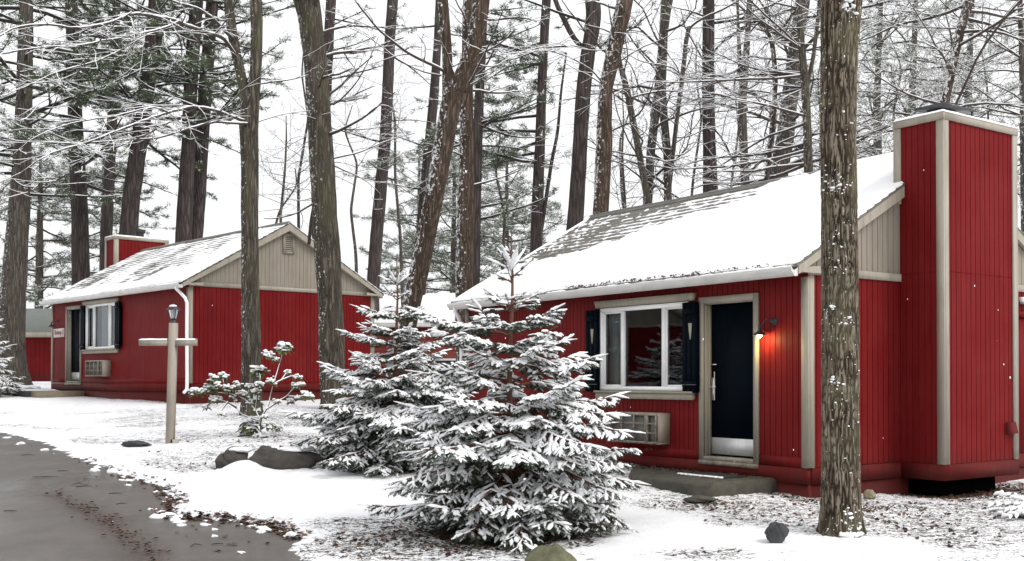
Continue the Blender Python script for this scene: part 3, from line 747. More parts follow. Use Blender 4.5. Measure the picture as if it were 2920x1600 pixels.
t = placed(A, 'vent_hood', .715, 3.08, zA+.35, 'small red vent hood low on the wide chimney face', 'vent')
g = G(); g.add([(0, -.08, 0), (.09, -.08, 0), (.05, -.08, .15), (0, -.08, .15), (0, .08, 0), (.09, .08, 0), (.05, .08, .15), (0, .08, .15)], [(1, 5, 6, 2), (2, 6, 7, 3), (0, 1, 2, 3), (5, 4, 7, 6)])
g.build('hood', M['red'], t); g = G(); g.box((.002, -.085, -.012), (.03, .085, .005)); g.build('lip', M['red'], t)

def ac_unit(root, z0, x0, x1, label, grilleleft):
    t = placed(root, 'air_conditioner', x0, 0, z0+.18, label, 'air conditioner', 'wall air conditioners under the windows')
    W_ = x1-x0; H = .43; D = .235
    g = G(); g.box((0, -D, 0), (W_, 0, .012)); g.box((0, -D, H-.012), (W_, 0, H)); g.box((0, -D, .012), (.012, 0, H-.012)); g.box((W_-.012, -D, .012), (W_, 0, H-.012))
    g.build('sleeve', M['acbody'], t)
    g = G(); g.box((.012, -D+.05, .012), (W_-.012, -D+.06, H-.012)); g.build('screen', M['acgrille'], t)
    g = G()
    for a, b in (((0, -.0), (W_, .035)), ((0, H-.035), (W_, H))): g.box((a[0], -D-.012, a[1]), (b[0], -D-.0005, b[1]))
    for xx, ww in ((0, .03), (.27*W_, .022), (.53*W_, .022), (.765*W_, .075), (W_-.03, .03)): g.box((xx, -D-.012, .035), (xx+ww, -D+.02, H-.035))
    for zz in (.145, .272): g.box((.03, -D-.008, zz), (W_-.03, -D+.015, zz+.022))
    g.build('grille', M['taupe'], t)
ac_unit(A, zA, -3.86, -2.71, 'taupe air conditioner below the window beside the lamp-lit navy door', 1)
ac_unit(B, zB, -5.95, -4.82, 'small taupe air conditioner below the curtained window of the left cabin', 1)

def wall_lamp(root, z0, x, z, label, lit):
    t = placed(root, 'wall_lamp', x, 0, z0+z, label, 'wall lamp', 'barn lamps beside the cabin doors'); t.scale = (.78, .78, .78)
    g = G(); g.tube([(0, 0, 0), (0, -.015, 0), (0, -.035, 0)], [.075, .07, .03], 16); g.tube([(0, -.03, 0), (-.005, -.06, 0)], [.05, .028], 12); g.build('back_plate', M['black'], t, smooth=True)
    th = np.linspace(0, 1, 14); P = np.stack([-.14*th, -.05-.11*np.sin(th*pi*.5), .05*np.sin(th*pi*1.5)-.02*th], 1)
    P = np.vstack([P, [P[-1]+[-.01, -.02, -.035]]])
    g = G(); g.tube(P, .009, 8); c = P[-1]; g.tube([c+[0, 0, .06], c+[0, 0, .0]], .018, 8); g.build('arm', M['black'], t, smooth=True)
    pr = [(.02, .0), (.028, -.03), (.05, -.055), (.085, -.08), (.115, -.115)]
    ph = np.linspace(0, 2*pi, 24, endpoint=False); v = np.array([(c[0]+r*math.cos(a), c[1]+r*math.sin(a), c[2]+q) for r, q in pr for a in ph]); i = np.arange(len(pr)*24).reshape(-1, 24); j = np.roll(i, -1, 1)
    g = G(); g.add(v, np.stack([i[:-1], i[1:], j[1:], j[:-1]], -1).reshape(-1, 4)); g.build('shade', M['black'], t, smooth=True)
    g = G(); g.blob((c[0], c[1], c[2]-.105), (.042, .042, .05), lump=0, k=8); g.build('bulb', M['bulb'] if lit else M['lantern'], t, smooth=True)
    if lit:
        ld = bpy.data.lights.new('lamp_light', 'POINT'); ld.energy = lit; ld.color = (1, .82, .28); ld.shadow_soft_size = .04
        lo = bpy.data.objects.new('lamp_light', ld); COL.objects.link(lo); lo.parent = t; lo.location = (c[0], c[1], c[2]-.175)
wall_lamp(A, zA, -.60, 1.80, 'lit black barn lamp glowing orange to the right of the navy door', 6.5)
wall_lamp(B, zB, -8.84, 1.80, 'unlit dark barn lamp above the small white name sign', 0)

t = placed(B, 'name_sign', -9.1, -.0, zB+1.32, 'small white sign with red lettering left of the far navy door', 'sign')
g = G(); g.box((0, -.035, 0), (.84, -.012, .25)); g.build('board', M['signwhite'], t)
def text(s, parent, size, loc_, mat, rot=(pi/2, 0, 0), name='lettering', sx=1):
    cu = bpy.data.curves.new(name, 'FONT'); cu.body = s; cu.size = size; cu.extrude = .002; cu.shear = .25; cu.offset = .004
    o_ = bpy.data.objects.new(name, cu); COL.objects.link(o_); bpy.context.view_layer.update()
    me = bpy.data.meshes.new_from_object(o_); bpy.data.objects.remove(o_)
    me.materials.clear(); me.materials.append(mat); o_ = bpy.data.objects.new(name, me); COL.objects.link(o_)
    o_.parent = parent; o_.location = loc_; o_.rotation_euler = rot; o_.scale = (sx, 1, 1)
text('Rodway D', t, .20, (.06, -.038, .075), M['signred'], sx=.9)

# entrance steps
t = empty('concrete_step', (*loc(CA, 1.5, -.6), float(terr(*loc(CA, 1.5, -.6)))), 'broad damp concrete step below the navy door with dark moss on it', 'step', rz=-CA['w'])
dz = zA+A.location.z-t.location.z
poly = [(.98, .58), (.92, -.50), (.78, -.62), (-.42, -.60), (-.9, -.35), (-1.45, .10), (-2.1, .57)]
g = G(); nP = 90; ps = []
for a, b in zip(poly, poly[1:]+poly[:1]):
    a, b = np.array(a), np.array(b); m = max(2, int(np.linalg.norm(b-a)/.05))
    for k in range(m): ps.append(a+(b-a)*k/m)
ps = np.array(ps); n = len(ps); cen = np.array([-.2, .1])
def ring(sc_, z, jit): 
    q = cen+(ps-cen)*sc_; q = q+jit*(np.stack([vn(ps[:, 0]*9, ps[:, 1]*9, 3), vn(ps[:, 0]*9, ps[:, 1]*9, 4)], 1)-.5)
    return np.column_stack([q, np.full(n, z+dz)+jit*.5*(vn(ps[:, 0]*12, ps[:, 1]*12, 8)-.5)])
rings = [ring(1.03, -.62, .05), ring(1.01, -.30, .05), ring(1.0, -.19, .04), ring(.975, -.155, .03), ring(.7, -.15, .01), ring(.3, -.15, 0), ring(.01, -.15, 0)]
v = np.vstack(rings); i = np.arange(len(rings)*n).reshape(-1, n); j = np.roll(i, -1, 1)
g.add(v, np.stack([i[:-1], i[1:], j[1:], j[:-1]], -1).reshape(-1, 4)); g.build('slab', M['conc'], t, smooth=True)
x = -1.6+2.3*R.rand(70); y = .2+.36*R.rand(70)
t2 = empty('door_mat', (*loc(CA, 1.3, -.42), 0), 'thin dark door mat on the concrete step, edged with snow', 'mat', rz=-CA['w'])
t2.location.z = A.location.z+zA-.148
g = G(); g.box((-.42, -.2, 0), (.42, .24, .014)); g.build('mat', M['mat'], t2)
g = G()
for k in range(26): g.blob((-.42+.033*k, -.215+.01*math.sin(k*2.1), .012), (.03, .024+.012*(k > 13), .014), k=5, lump=.3, seed=k)
g.build('snow_strip', M['snow'], t2, smooth=True)
g = G(); g.add(*leaves(x, y+.0, np.full(70, dz-.145), .055, .7)); lf = g.build('dead_leaves', M['leaf'])
lf.location = t.location; lf.rotation_euler = t.rotation_euler; tag(lf, 'brown leaves blown against the wall on the concrete step', 'leaves', kind='stuff')

t = empty('porch_slab', (*loc(CB, 8.6, -.7), float(terr(*loc(CB, 8.6, -.7)))), 'dark flat porch slab half covered in snow at the far door of the left cabin', 'step', rz=-CB['w'])
dz = B.location.z+zB-t.location.z
g = G(); g.box((-2.6, -.55, dz-.42), (1.25, .66, dz-.22)); g.build('slab', M['darkrock'], t)
g = G(); g.box((1.26, -.45, dz-.5), (2.0, .66, dz-.215)); g.build('block', M['conc_pale'], t)
g = G(); XX, YY = np.meshgrid(np.linspace(-2.6, .5, 60), np.linspace(-.57, .6, 20)); g.grid(XX, YY, dz-.225+.05*ss(.5, -.3, XX+.5*(fbm(XX*3, YY*3, 5)-.5))*ss(-.6, -.5, YY)); g.build('snow_cover', M['snow'], t, smooth=True)
p0 = gpt(-60, 1105); p1 = gpt(112, 1122)
t = empty('fallen_log', tuple(p0), 'dark fallen log under snow at the left edge before the porch slab', 'log')
g = G(); th = np.linspace(0, 1, 12)[:, None]; Pp = (p1-p0)[None]*th+[0, 0, .08]+R.randn(12, 3)*.015; g.tube(Pp, np.linspace(.14, .09, 12), 8); g.build('trunk', M['bark_dark'], t, smooth=True)
g = G(); g.tube(Pp+[0, 0, .07], np.linspace(.10, .07, 12), 8); g.build('snow_cover', M['snow'], t, smooth=True)

# ------------------------------------------------------------------ far buildings
t = empty('distant_cabin', (gx(1230, 43), 43, float(terr(-11, 43))), 'low reddish building with snowy roof glimpsed between the two red cabins', 'cabin', rz=-.1)
zb = t.location.z
E_ = at(1200, 925, 43)[2]-zb; Rg = at(1200, 850, 46)[2]-zb
g = G()
for k in range(14):
    z = .0+k*.155; g.box((-4, -.012*(1)-.0, z-.3), (4, .0, z+.15-.3)); 
    g.add([(-4, -.014, z-.3), (4, -.014, z-.3), (4, -.002, z+.15-.3), (-4, -.002, z+.15-.3)], [(0, 1, 2, 3)])
g.box((-4, .002, -.5), (4, 6, E_)); g.build('wall', M['lap'], t)
g = G(); g.prism([(-.4, E_-.06), (3, Rg), (6.4, E_-.06), (6.4, E_-.0), (3, Rg+.1), (-.4, E_)], 0, -4.4, 4.4); rf = g.build('roof', M['shingle'], t)
g = G(); g.prism([(-.45, E_+.005), (3, Rg+.105), (6.4, E_+.005), (6.4, E_+.10), (3, Rg+.2), (-.45, E_+.09)], 0, -4.4, 4.4); g.build('snow_cover', M['snow'], rf)
g = G(); x0 = 1.0; g.box((x0-.9, -.05, .0), (x0+1.2, .0, .95)); wd = g.build('window', M['white'], t); g = G(); g.box((x0-.82, -.055, .08), (x0+1.12, -.051, .87)); g.build('pane', M['interior'], wd)
g = G(); g.box((-4.5, -.5, E_-.12), (4.5, -.41, E_)); g.build('gutter', M['gutter'], t)

t = empty('garden_shed', (gx(60, 50), 50, 1.5), 'low dark red shed with grey-green roof beyond the left cabin', 'shed')
zt = at(60, 955, 50)[2]-1.5; zr_ = at(60, 886, 53)[2]-1.5
g = G(); siding(g, 0, -6, 5, -.4, zt, pitch=.2, mp=lambda V: np.stack([V[:, 0], -V[:, 1], V[:, 2]], 1)); g.box((-6, .02, -.4), (5, 5.9, zt)); g.build('wall', M['red'], t)
g = G(); g.prism([(-.35, zt), (3, zr_), (6.3, zt), (6.3, zt+.1), (3, zr_+.1), (-.35, zt+.1)], 0, -6.4, 5.4); rf = g.build('roof', M['grey_roof'], t)
g = G(); g.box((-6.4, -.42, zt-.12), (5.4, -.355, zt+.09)); g.build('fascia', M['taupe'], t)
g = G(); g.blob((2.2, .9, zt+.52), (1.1, .6, .13), lump=.5, seed=3); g.blob((3.3, 1.4, zt+.75), (.8, .5, .14), lump=.5, seed=8); g.build('snow_patch', M['snow'], rf, smooth=True)

# ------------------------------------------------------------------ lamp post
D = 18.7; pb = gpt(485, 1272); hgt = at(491, 921, pb[1])[2]-pb[2]
t = empty('lamp_post', tuple(pb), 'weathered grey cross-shaped wooden post with a black lantern on top', 'lamp post')
g = G(); g.box((-.055, -.05, -.2), (.055, .05, hgt)); o = g.build('post', M['postwood'], t); o.rotation_euler = (0, .022, 0)
g = G(); ah = hgt-.33; g.box((-.50, -.052, ah-.045), (-.057+.022, .052, ah+.045)); g.box((.057+.04, -.052, ah-.045), (.42, .052, ah+.045)); g.build('cross_arm', M['postwood'], t)
g = G()
for a, b in ((-.50, -.04), (.10, .42)):
    XX, YY = np.meshgrid(np.linspace(a-.003, b, 30), np.linspace(-.058, .058, 7)); g.grid(XX, YY, ah+.044+.028*np.sin(np.clip((YY+.058)/.116, 0, 1)*pi)**.4*ss(a-.004, a+.02, XX)+.004*vn(XX*20, YY*20))
g.build('snow_cover', M['snow'], t, smooth=True)
g = G(); g.box((.06-.03, -.05, -.1), (.13, .03, .11)); g.build('stub', M['postwood'], t)
lt = empty('lantern', (0, 0, 0), None, None); lt.parent = t; lt.location = (.044, 0, hgt)
g = G(); g.tube([(0, 0, -.01), (0, 0, .03), (0, 0, .05), (0, 0, .07)], [.05, .045, .03, .045], 12)
for a in range(4):
    an = a*pi/2+pi/4; g.tube([(.045*math.cos(an)*1.1, .045*math.sin(an)*1.1, .07), (.085*math.cos(an)*1.05, .085*math.sin(an)*1.05, .225)], .006, 4)
g.tube([(0, 0, .215), (0, 0, .225), (0, 0, .27), (0, 0, .30), (0, 0, .325)], [.11, .11, .05, .012, .012], 12); g.build('lantern_frame', M['black'], lt)
g = G(); g.tube([(0, 0, .07), (0, 0, .222)], [.046, .082], 4, cap=False); g.build('lantern_glass', M['lantern'], lt)
g = G(); g.blob((-.01, 0, .272), (.06, .06, .03), k=8, lump=.15); g.build('snow_cover', M['snow'], lt, smooth=True)

# ------------------------------------------------------------------ rocks
def unit_(v): return v/(np.linalg.norm(v)+1e-9)
def rock(name, px, py, D, r, label, mat, seed, snow=0, sink=.25, cat='rock', sh=(1, 1, 1)):
    x = gx(px, D); z = float(ground_z(x, D)) if D < 30 else float(terr(x, D))
    t = empty(name, (x, D, z), label, cat)
    g = G(); g.blob((0, 0, r[2]*(1-sink*2)), r, k=30, lump=.32, seed=seed)
    v = g.V[0]; c0 = np.array([0, 0, r[2]*(1-sink*2)]); d = (v-c0)/np.array(r); rs_ = np.random.RandomState(seed)
    for _ in range(9):                                   # flat broken faces
        nrm = unit_(rs_.randn(3)*[1, 1, .8]); h = .68+.22*rs_.rand(); q = d@nrm; k_ = q > h; d[k_] -= np.outer((q[k_]-h)*.85, nrm)
    d *= (1+.20*(fbm(d[:, 0]*4+7, d[:, 1]*4+d[:, 2]*4+3, seed, 5)-.5))[:, None]
    g.V[0] = c0+d*np.array(r); g.build('stone', M[mat], t)
    if snow:
        g = G(); g.blob((snow[0], snow[1], r[2]*(1-sink*2)+snow[5]), snow[2:5], k=16, lump=.3, seed=seed+3); g.build('snow_cover', M['snow'], t, smooth=True)
rock('boulder', 660, 1335, 16.0, (.24, .22, .17), 'smaller grey boulder half buried in snow left of the young spruces', 'rock', 3, (.10, .08, .16, .12, .04, .15))
rock('boulder', 800, 1340, 15.6, (.50, .3, .20), 'long flat grey boulder banked with snow beside the smaller spruce', 'rock', 6, (.1, .08, .30, .16, .04, .155), sh=(1, 1, 1))
rock('boulder', 1578, 1600, 9.7, (.235, .22, .20), 'mossy rounded boulder in front of the big spruce at the bottom edge', 'mossrock', 9, sink=.62)
rock('stone', 2218, 1548, 10.75, (.105, .09, .105), 'upright dark grey stone standing in the snow near the thick tree', 'darkrock', 23, cat='stone', sink=.1)
rock('stone', 388, 1277, gpt(388, 1279)[1], (.22, .16, .055), 'flat dark stone in the lawn left of the lamp post', 'darkrock', 15, cat='stone', sink=.1)
rock('stepping_stone', 1995, 1436, gpt(1995, 1440)[1], (.20, .2, .05), 'flat grey stepping stone in front of the concrete step', 'conc', 18, cat='stone', sink=.2)
rock('stone', 2478, 1426, gpt(2478, 1430)[1], (.09, .08, .07), 'small pale stone at the foot of the foundation behind the thick tree', 'conc_pale', 20, cat='stone', sink=.1)
p = gpt(2180, 1500); th = np.linspace(0, 2*pi*.86, 24)
g = G(); g.tube(np.stack([.085*np.cos(th), .01*np.sin(3*th), .085+.085*np.sin(th)], 1), .0035, 5)
o = g.build('wire_loop', M['wire']); o.location = tuple(p-np.array([0, 0, .0])); tag(o, 'thin bent wire loop sticking out of the snow by the dark stone', 'wire')

# ------------------------------------------------------------------ vegetation tools
def tubes(g, items, k=3, m=0, snow=False):
    """many thin tubes at once; items are (points, r0, r1) with equal point counts per group"""
    by = {}
    for P, a, b in items: by.setdefault(len(P), []).append((P, a, b))
    for n, L in by.items():
        P = np.array([q[0] for q in L]); r = np.array([q[1] for q in L])[:, None]*(1-np.linspace(0, 1, n))+np.array([q[2] for q in L])[:, None]*np.linspace(0, 1, n)
        T = np.gradient(P, axis=1); T /= np.linalg.norm(T, axis=2)[..., None]+1e-9
        if snow:
            flat = np.clip(1.25-np.abs(T[..., 2])**2*1.5, .15, 1)
            rr = (r*.58+.0028)*flat*(.75+.5*R.rand(*r.shape)); P = P+np.array([0, 0, 1])*(r*.8+rr*.35)[..., None]*flat[..., None]; r = rr
            r[:, -1] *= .5
        ref = np.where(np.abs(T[..., 2:3]) > .9, np.array([1., 0, 0]), np.array([0, 0, 1.]))
        A_ = np.cross(T, ref); A_ /= np.linalg.norm(A_, axis=2)[..., None]+1e-9; B_ = np.cross(T, A_)
        th = np.arange(k)*2*pi/k
        v = P[:, :, None]+r[:, :, None, None]*(A_[:, :, None]*np.cos(th)[:, None]+B_[:, :, None]*np.sin(th)[:, None])
        M_ = len(L); i = np.arange(M_*n*k).reshape(M_, n, k); j = np.roll(i, -1, 2)
        g.add(v.reshape(-1, 3), np.stack([i[:, :-1], i[:, 1:], j[:, 1:], j[:, :-1]], -1).reshape(-1, 4), m)
def unit(v): return v/(np.linalg.norm(v)+1e-9)
ZU = np.array([0, 0, 1.])
def kids(out, P, length, r, lev, sty, t0=.15):
    n = len(P); nb = max(1, int(length*sty['dens'][lev]*(.7+.6*R.rand())))
    side = 1 if R.rand() < .5 else -1
    for k in range(nb):
        t = t0+(1-t0)*(k+R.rand())/nb; i = min(int(t*(n-1)), n-2); f = t*(n-1)-i
        p = P[i]*(1-f)+P[i+1]*f; d = unit(P[i+1]-P[i]); side = -side if R.rand() < .8 else side
        perp = np.cross(d, ZU); perp = unit(perp) if np.linalg.norm(perp) > .2 else unit(R.randn(3)*[1, 1, .1])
        if sty.get('round'): perp = unit(perp+R.randn(3)*sty['round'])
        a = math.radians(sty['ang']*(.6+.8*R.rand()))
        dd = unit(d*math.cos(a)+side*perp*math.sin(a)+ZU*(sty['rise']+.22*R.randn()))
        grow(out, p, dd, length*sty['ratio']*(.5+.8*R.rand())*(1-.45*t), max(r*(1-.6*t)*.55, sty['rmin']), lev-1, sty)
def grow(out, p, d, length, r, lev, sty):
    n = 7; P = [p]; wv = sty['wig']; curl = R.randn(3)*wv*.5
    for i in range(n-1):
        d = unit(d+R.randn(3)*wv+curl+ZU*sty['bias']); P.append(P[-1]+d*length/(n-1))
    P = np.array(P); out.append((P, r, max(r*.35, sty['rmin']*.7), lev))
    if lev > 0: kids(out, P, length, r, lev, sty)
BEECH = dict(dens=[0, 4.2, 2.8, 1.6], ratio=.45, ang=42, rise=.0, wig=.09, bias=.010, rmin=.0035)
SCRUB = dict(dens=[0, 4.5, 2.6, 1.6], ratio=.5, ang=50, rise=.08, wig=.17, bias=.02, rmin=.004, round=.6)
OAK = dict(dens=[0, 3.0, 1.8, 1.2], ratio=.5, ang=50, rise=.12, wig=.18, bias=.03, rmin=.006, round=.5)
CONI = dict(dens=[0, 4.2, 2.3, 1.2], ratio=.36, ang=52, rise=.02, wig=.07, bias=.012, rmin=.007)

def part(g, name, mat, root, smooth=False):
    b = np.array(root.location)
    g.V = [v-b for v in g.V]
    return g.build(name, mat, root, smooth)
def resample(pts, step):
    pts = np.array(pts, float); d = np.concatenate([[0], np.cumsum(np.linalg.norm(np.diff(pts[:, :3], axis=0), axis=1))])
    n = max(3, int(d[-1]/step)); t = np.linspace(0, d[-1], n)
    # smooth interpolation: average of linear and its neighbourhood
    q = np.stack([np.interp(t, d, pts[:, c]) for c in range(pts.shape[1])], 1)
    for _ in range(2): q[1:-1] = q[1:-1]*.5+(q[:-2]+q[2:])*.25
    return q
def trunk_geo(g, stem, D, k=16, step=.16, rough=.06, flare=1.35, root_z=None, seed=0):
    """stem: [(px, py, width_px), ...] from the foot upwards"""
    Q = [np.append(at(a, b, D), w_/F*D/2) for a, b, w_ in stem]
    if root_z is not None:
        b = Q[0].copy(); b[2] = root_z-.15; 
        if Q[0][2] > root_z+.05: Q = [b]+Q
        else: Q[0][2] = root_z-.15
    q = resample(Q, step); P, r = q[:, :3], q[:, 3]
    if root_z is not None: r = r*(1+(flare-1)*np.exp(-np.clip(P[:, 2]-root_z, 0, 9)/.16))
    th = np.arange(k)*2*pi/k; n = len(P)
    hh = P[:, 2][:, None]; c, s_ = np.cos(th)[None], np.sin(th)[None]
    nz = fbm(c*2.2+seed*3.1+hh*.0+8, hh*1.1+s_*2.2+50, seed, 4)-.5; nz2 = fbm(c*6+seed+8, hh*2.2+s_*6+50, seed+7, 2)-.5
    rr = r[:, None]*(1+rough*2.2*nz+rough*1.4*nz2)
    if root_z is not None: rr = rr*(1+.14*np.sin(th*4+seed)[None]*np.exp(-np.clip(hh-root_z, 0, 9)/.25))
    lump = P[:, None]+np.stack([rr*c, rr*s_, np.zeros_like(rr)], -1)
    i = np.arange(n*k).reshape(n, k); j = np.roll(i, -1, 1)
    g.add(lump.reshape(-1, 3), np.stack([i[:-1], j[:-1], j[1:], i[1:]], -1).reshape(-1, 4))
    return P, r

def tufts(g, C, Dr, n, ln, wd, m=0, up=0.):
    """needle tufts: n thin blades round each centre"""
    C = np.repeat(np.asarray(C), n, 0); Dr = np.repeat(np.asarray(Dr), n, 0)
    d = Dr*.9+R.randn(len(C), 3)*.75+[0, 0, up]; d /= np.linalg.norm(d, axis=1)[:, None]
    s_ = np.cross(d, R.randn(len(C), 3)); s_ /= np.linalg.norm(s_, axis=1)[:, None]
    l = ln*(.6+.8*R.rand(len(C)))[:, None]; c0 = C+R.randn(len(C), 3)*ln*.25
    v = np.stack([c0-s_*wd, c0+s_*wd, c0+d*l], 1).reshape(-1, 3)
    g.add(v, np.arange(len(v)).reshape(-1, 3), m)

def tree(name, label, D, stems, bark='bark_dark', base_py=None, rough=.06, auto=(), limbs=(), sty=BEECH, group=None, foliage=None, flare=1.35, k=16, twigmat='branch', snowy=1., cat='tree', top=-260):
    """stems: list of stem point lists; auto: (t_px_y0, t_px_y1, count, length, side, elev); limbs: [(points (px,py,D)), r0, r1, levels]"""
    sx, sy, _ = stems[0][0]
    bx_ = at(sx, sy, D); rz = float(terr(bx_[0], D))
    foot = (bx_[0], D, rz)
    root = empty(name, foot, label, cat, group)
    g = G(); trunks = []
    for i, s_ in enumerate(stems):
        s_ = list(s_)
        if s_[-1][1] < 5:
            (x1, y1, w1), (x2, y2, w2) = s_[-2], s_[-1]; f = (top-y2)/(y2-y1+1e-6); f = min(abs(f), 1.2)
            s_.append((x2+(x2-x1)*f*.8, y2+(y2-y1)*f, w2*.85))
        trunks.append(trunk_geo(g, s_, D, k=k, rough=rough, root_z=rz if i == 0 else None, seed=int(sx) % 37+i, flare=flare))
    part(g, 'trunk', M[bark], root, True)
    out = []
    for pts, r0, r1, lev, dn in limbs:
        q = resample([np.append(at(a, b, c), 0) for a, b, c in pts], .18)[:, :3]
        q = q+np.cumsum(R.randn(*q.shape)*.006, 0)
        out.append((q, r0, r1, 9)); L_ = np.linalg.norm(np.diff(q, axis=0), axis=1).sum()
        st = dict(sty); st['dens'] = [x*dn for x in sty['dens']]
        nb = int(L_*2.4*dn)
        for kk in range(nb):
            t = .12+.88*(kk+R.rand())/nb; i = min(int(t*(len(q)-1)), len(q)-2); d = unit(q[i+1]-q[i])
            perp = unit(np.cross(d, ZU))*(1 if kk % 2 else -1); a = math.radians(25+35*R.rand())
            grow(out, q[i], unit(d*math.cos(a)+perp*math.sin(a)*.9+ZU*.16*R.randn()), (.5+1.3*R.rand())*(1.15-.5*t), max((r0*(1-t)+r1*t)*.5, .006), lev, st)
    for y0, y1, cnt, ln, side, el in auto:
        for _ in range(cnt):
            P, r = trunks[R.randint(len(trunks))]
            zt, zb_ = at(sx, y0, D)[2], at(sx, y1, D)[2]; z = zb_+(zt-zb_)*R.rand()
            i = int(np.argmin(abs(P[:, 2]-z))); az = R.rand()*2*pi
            if side: az = (0 if side > 0 else pi)+R.randn()*.7
            e = math.radians(el+12*R.randn()); d = np.array([math.cos(az)*math.cos(e), math.sin(az)*math.cos(e), math.sin(e)])
            l = ln*(.6+.7*R.rand()); grow(out, P[i]+d*r[i]*.6, d, l, min(r[i]*.3, .012+.011*l), 2, sty)
    if out:
        g = G()
        tubes(g, [(P, a, b) for P, a, b, lv in out if a > .018], 6); tubes(g, [(P, a, b) for P, a, b, lv in out if a <= .018], 3)
        part(g, 'branches' if foliage else 'crown', M[twigmat], root)
        if snowy:
            g = G(); tubes(g, [(P, a*snowy, b*snowy) for P, a, b, lv in out if R.rand() < .92], 4, snow=True); part(g, 'snow_cover', M['snow'], root, True)
    if foliage:
        mat, per, n, ln, wd, white = foliage
        C = []; Dd = []
        for P, a, b, lv in out:
            if lv > 1: continue
            l = np.linalg.norm(P[-1]-P[0]); c = max(1, int(l*per))
            for q in range(c):
                t = .25+.75*(q+R.rand())/c; i = min(int(t*(len(P)-1)), len(P)-2); C.append(P[i]+(P[i+1]-P[i])*R.rand()); Dd.append(unit(P[i+1]-P[i]))
        C, Dd = np.array(C), np.array(Dd)
        g = G(); tufts(g, C, Dd, n, ln, wd, up=.15); part(g, 'crown', M[mat], root)
        g = G(); kk = R.rand(len(C)) < min(1, white); tufts(g, C[kk]+[0, 0, ln*.25], Dd[kk], max(2, int(n*.38)), ln*.62, wd*1.5, up=.05); part(g, 'snow_cover', M['snow'], root)
    return root

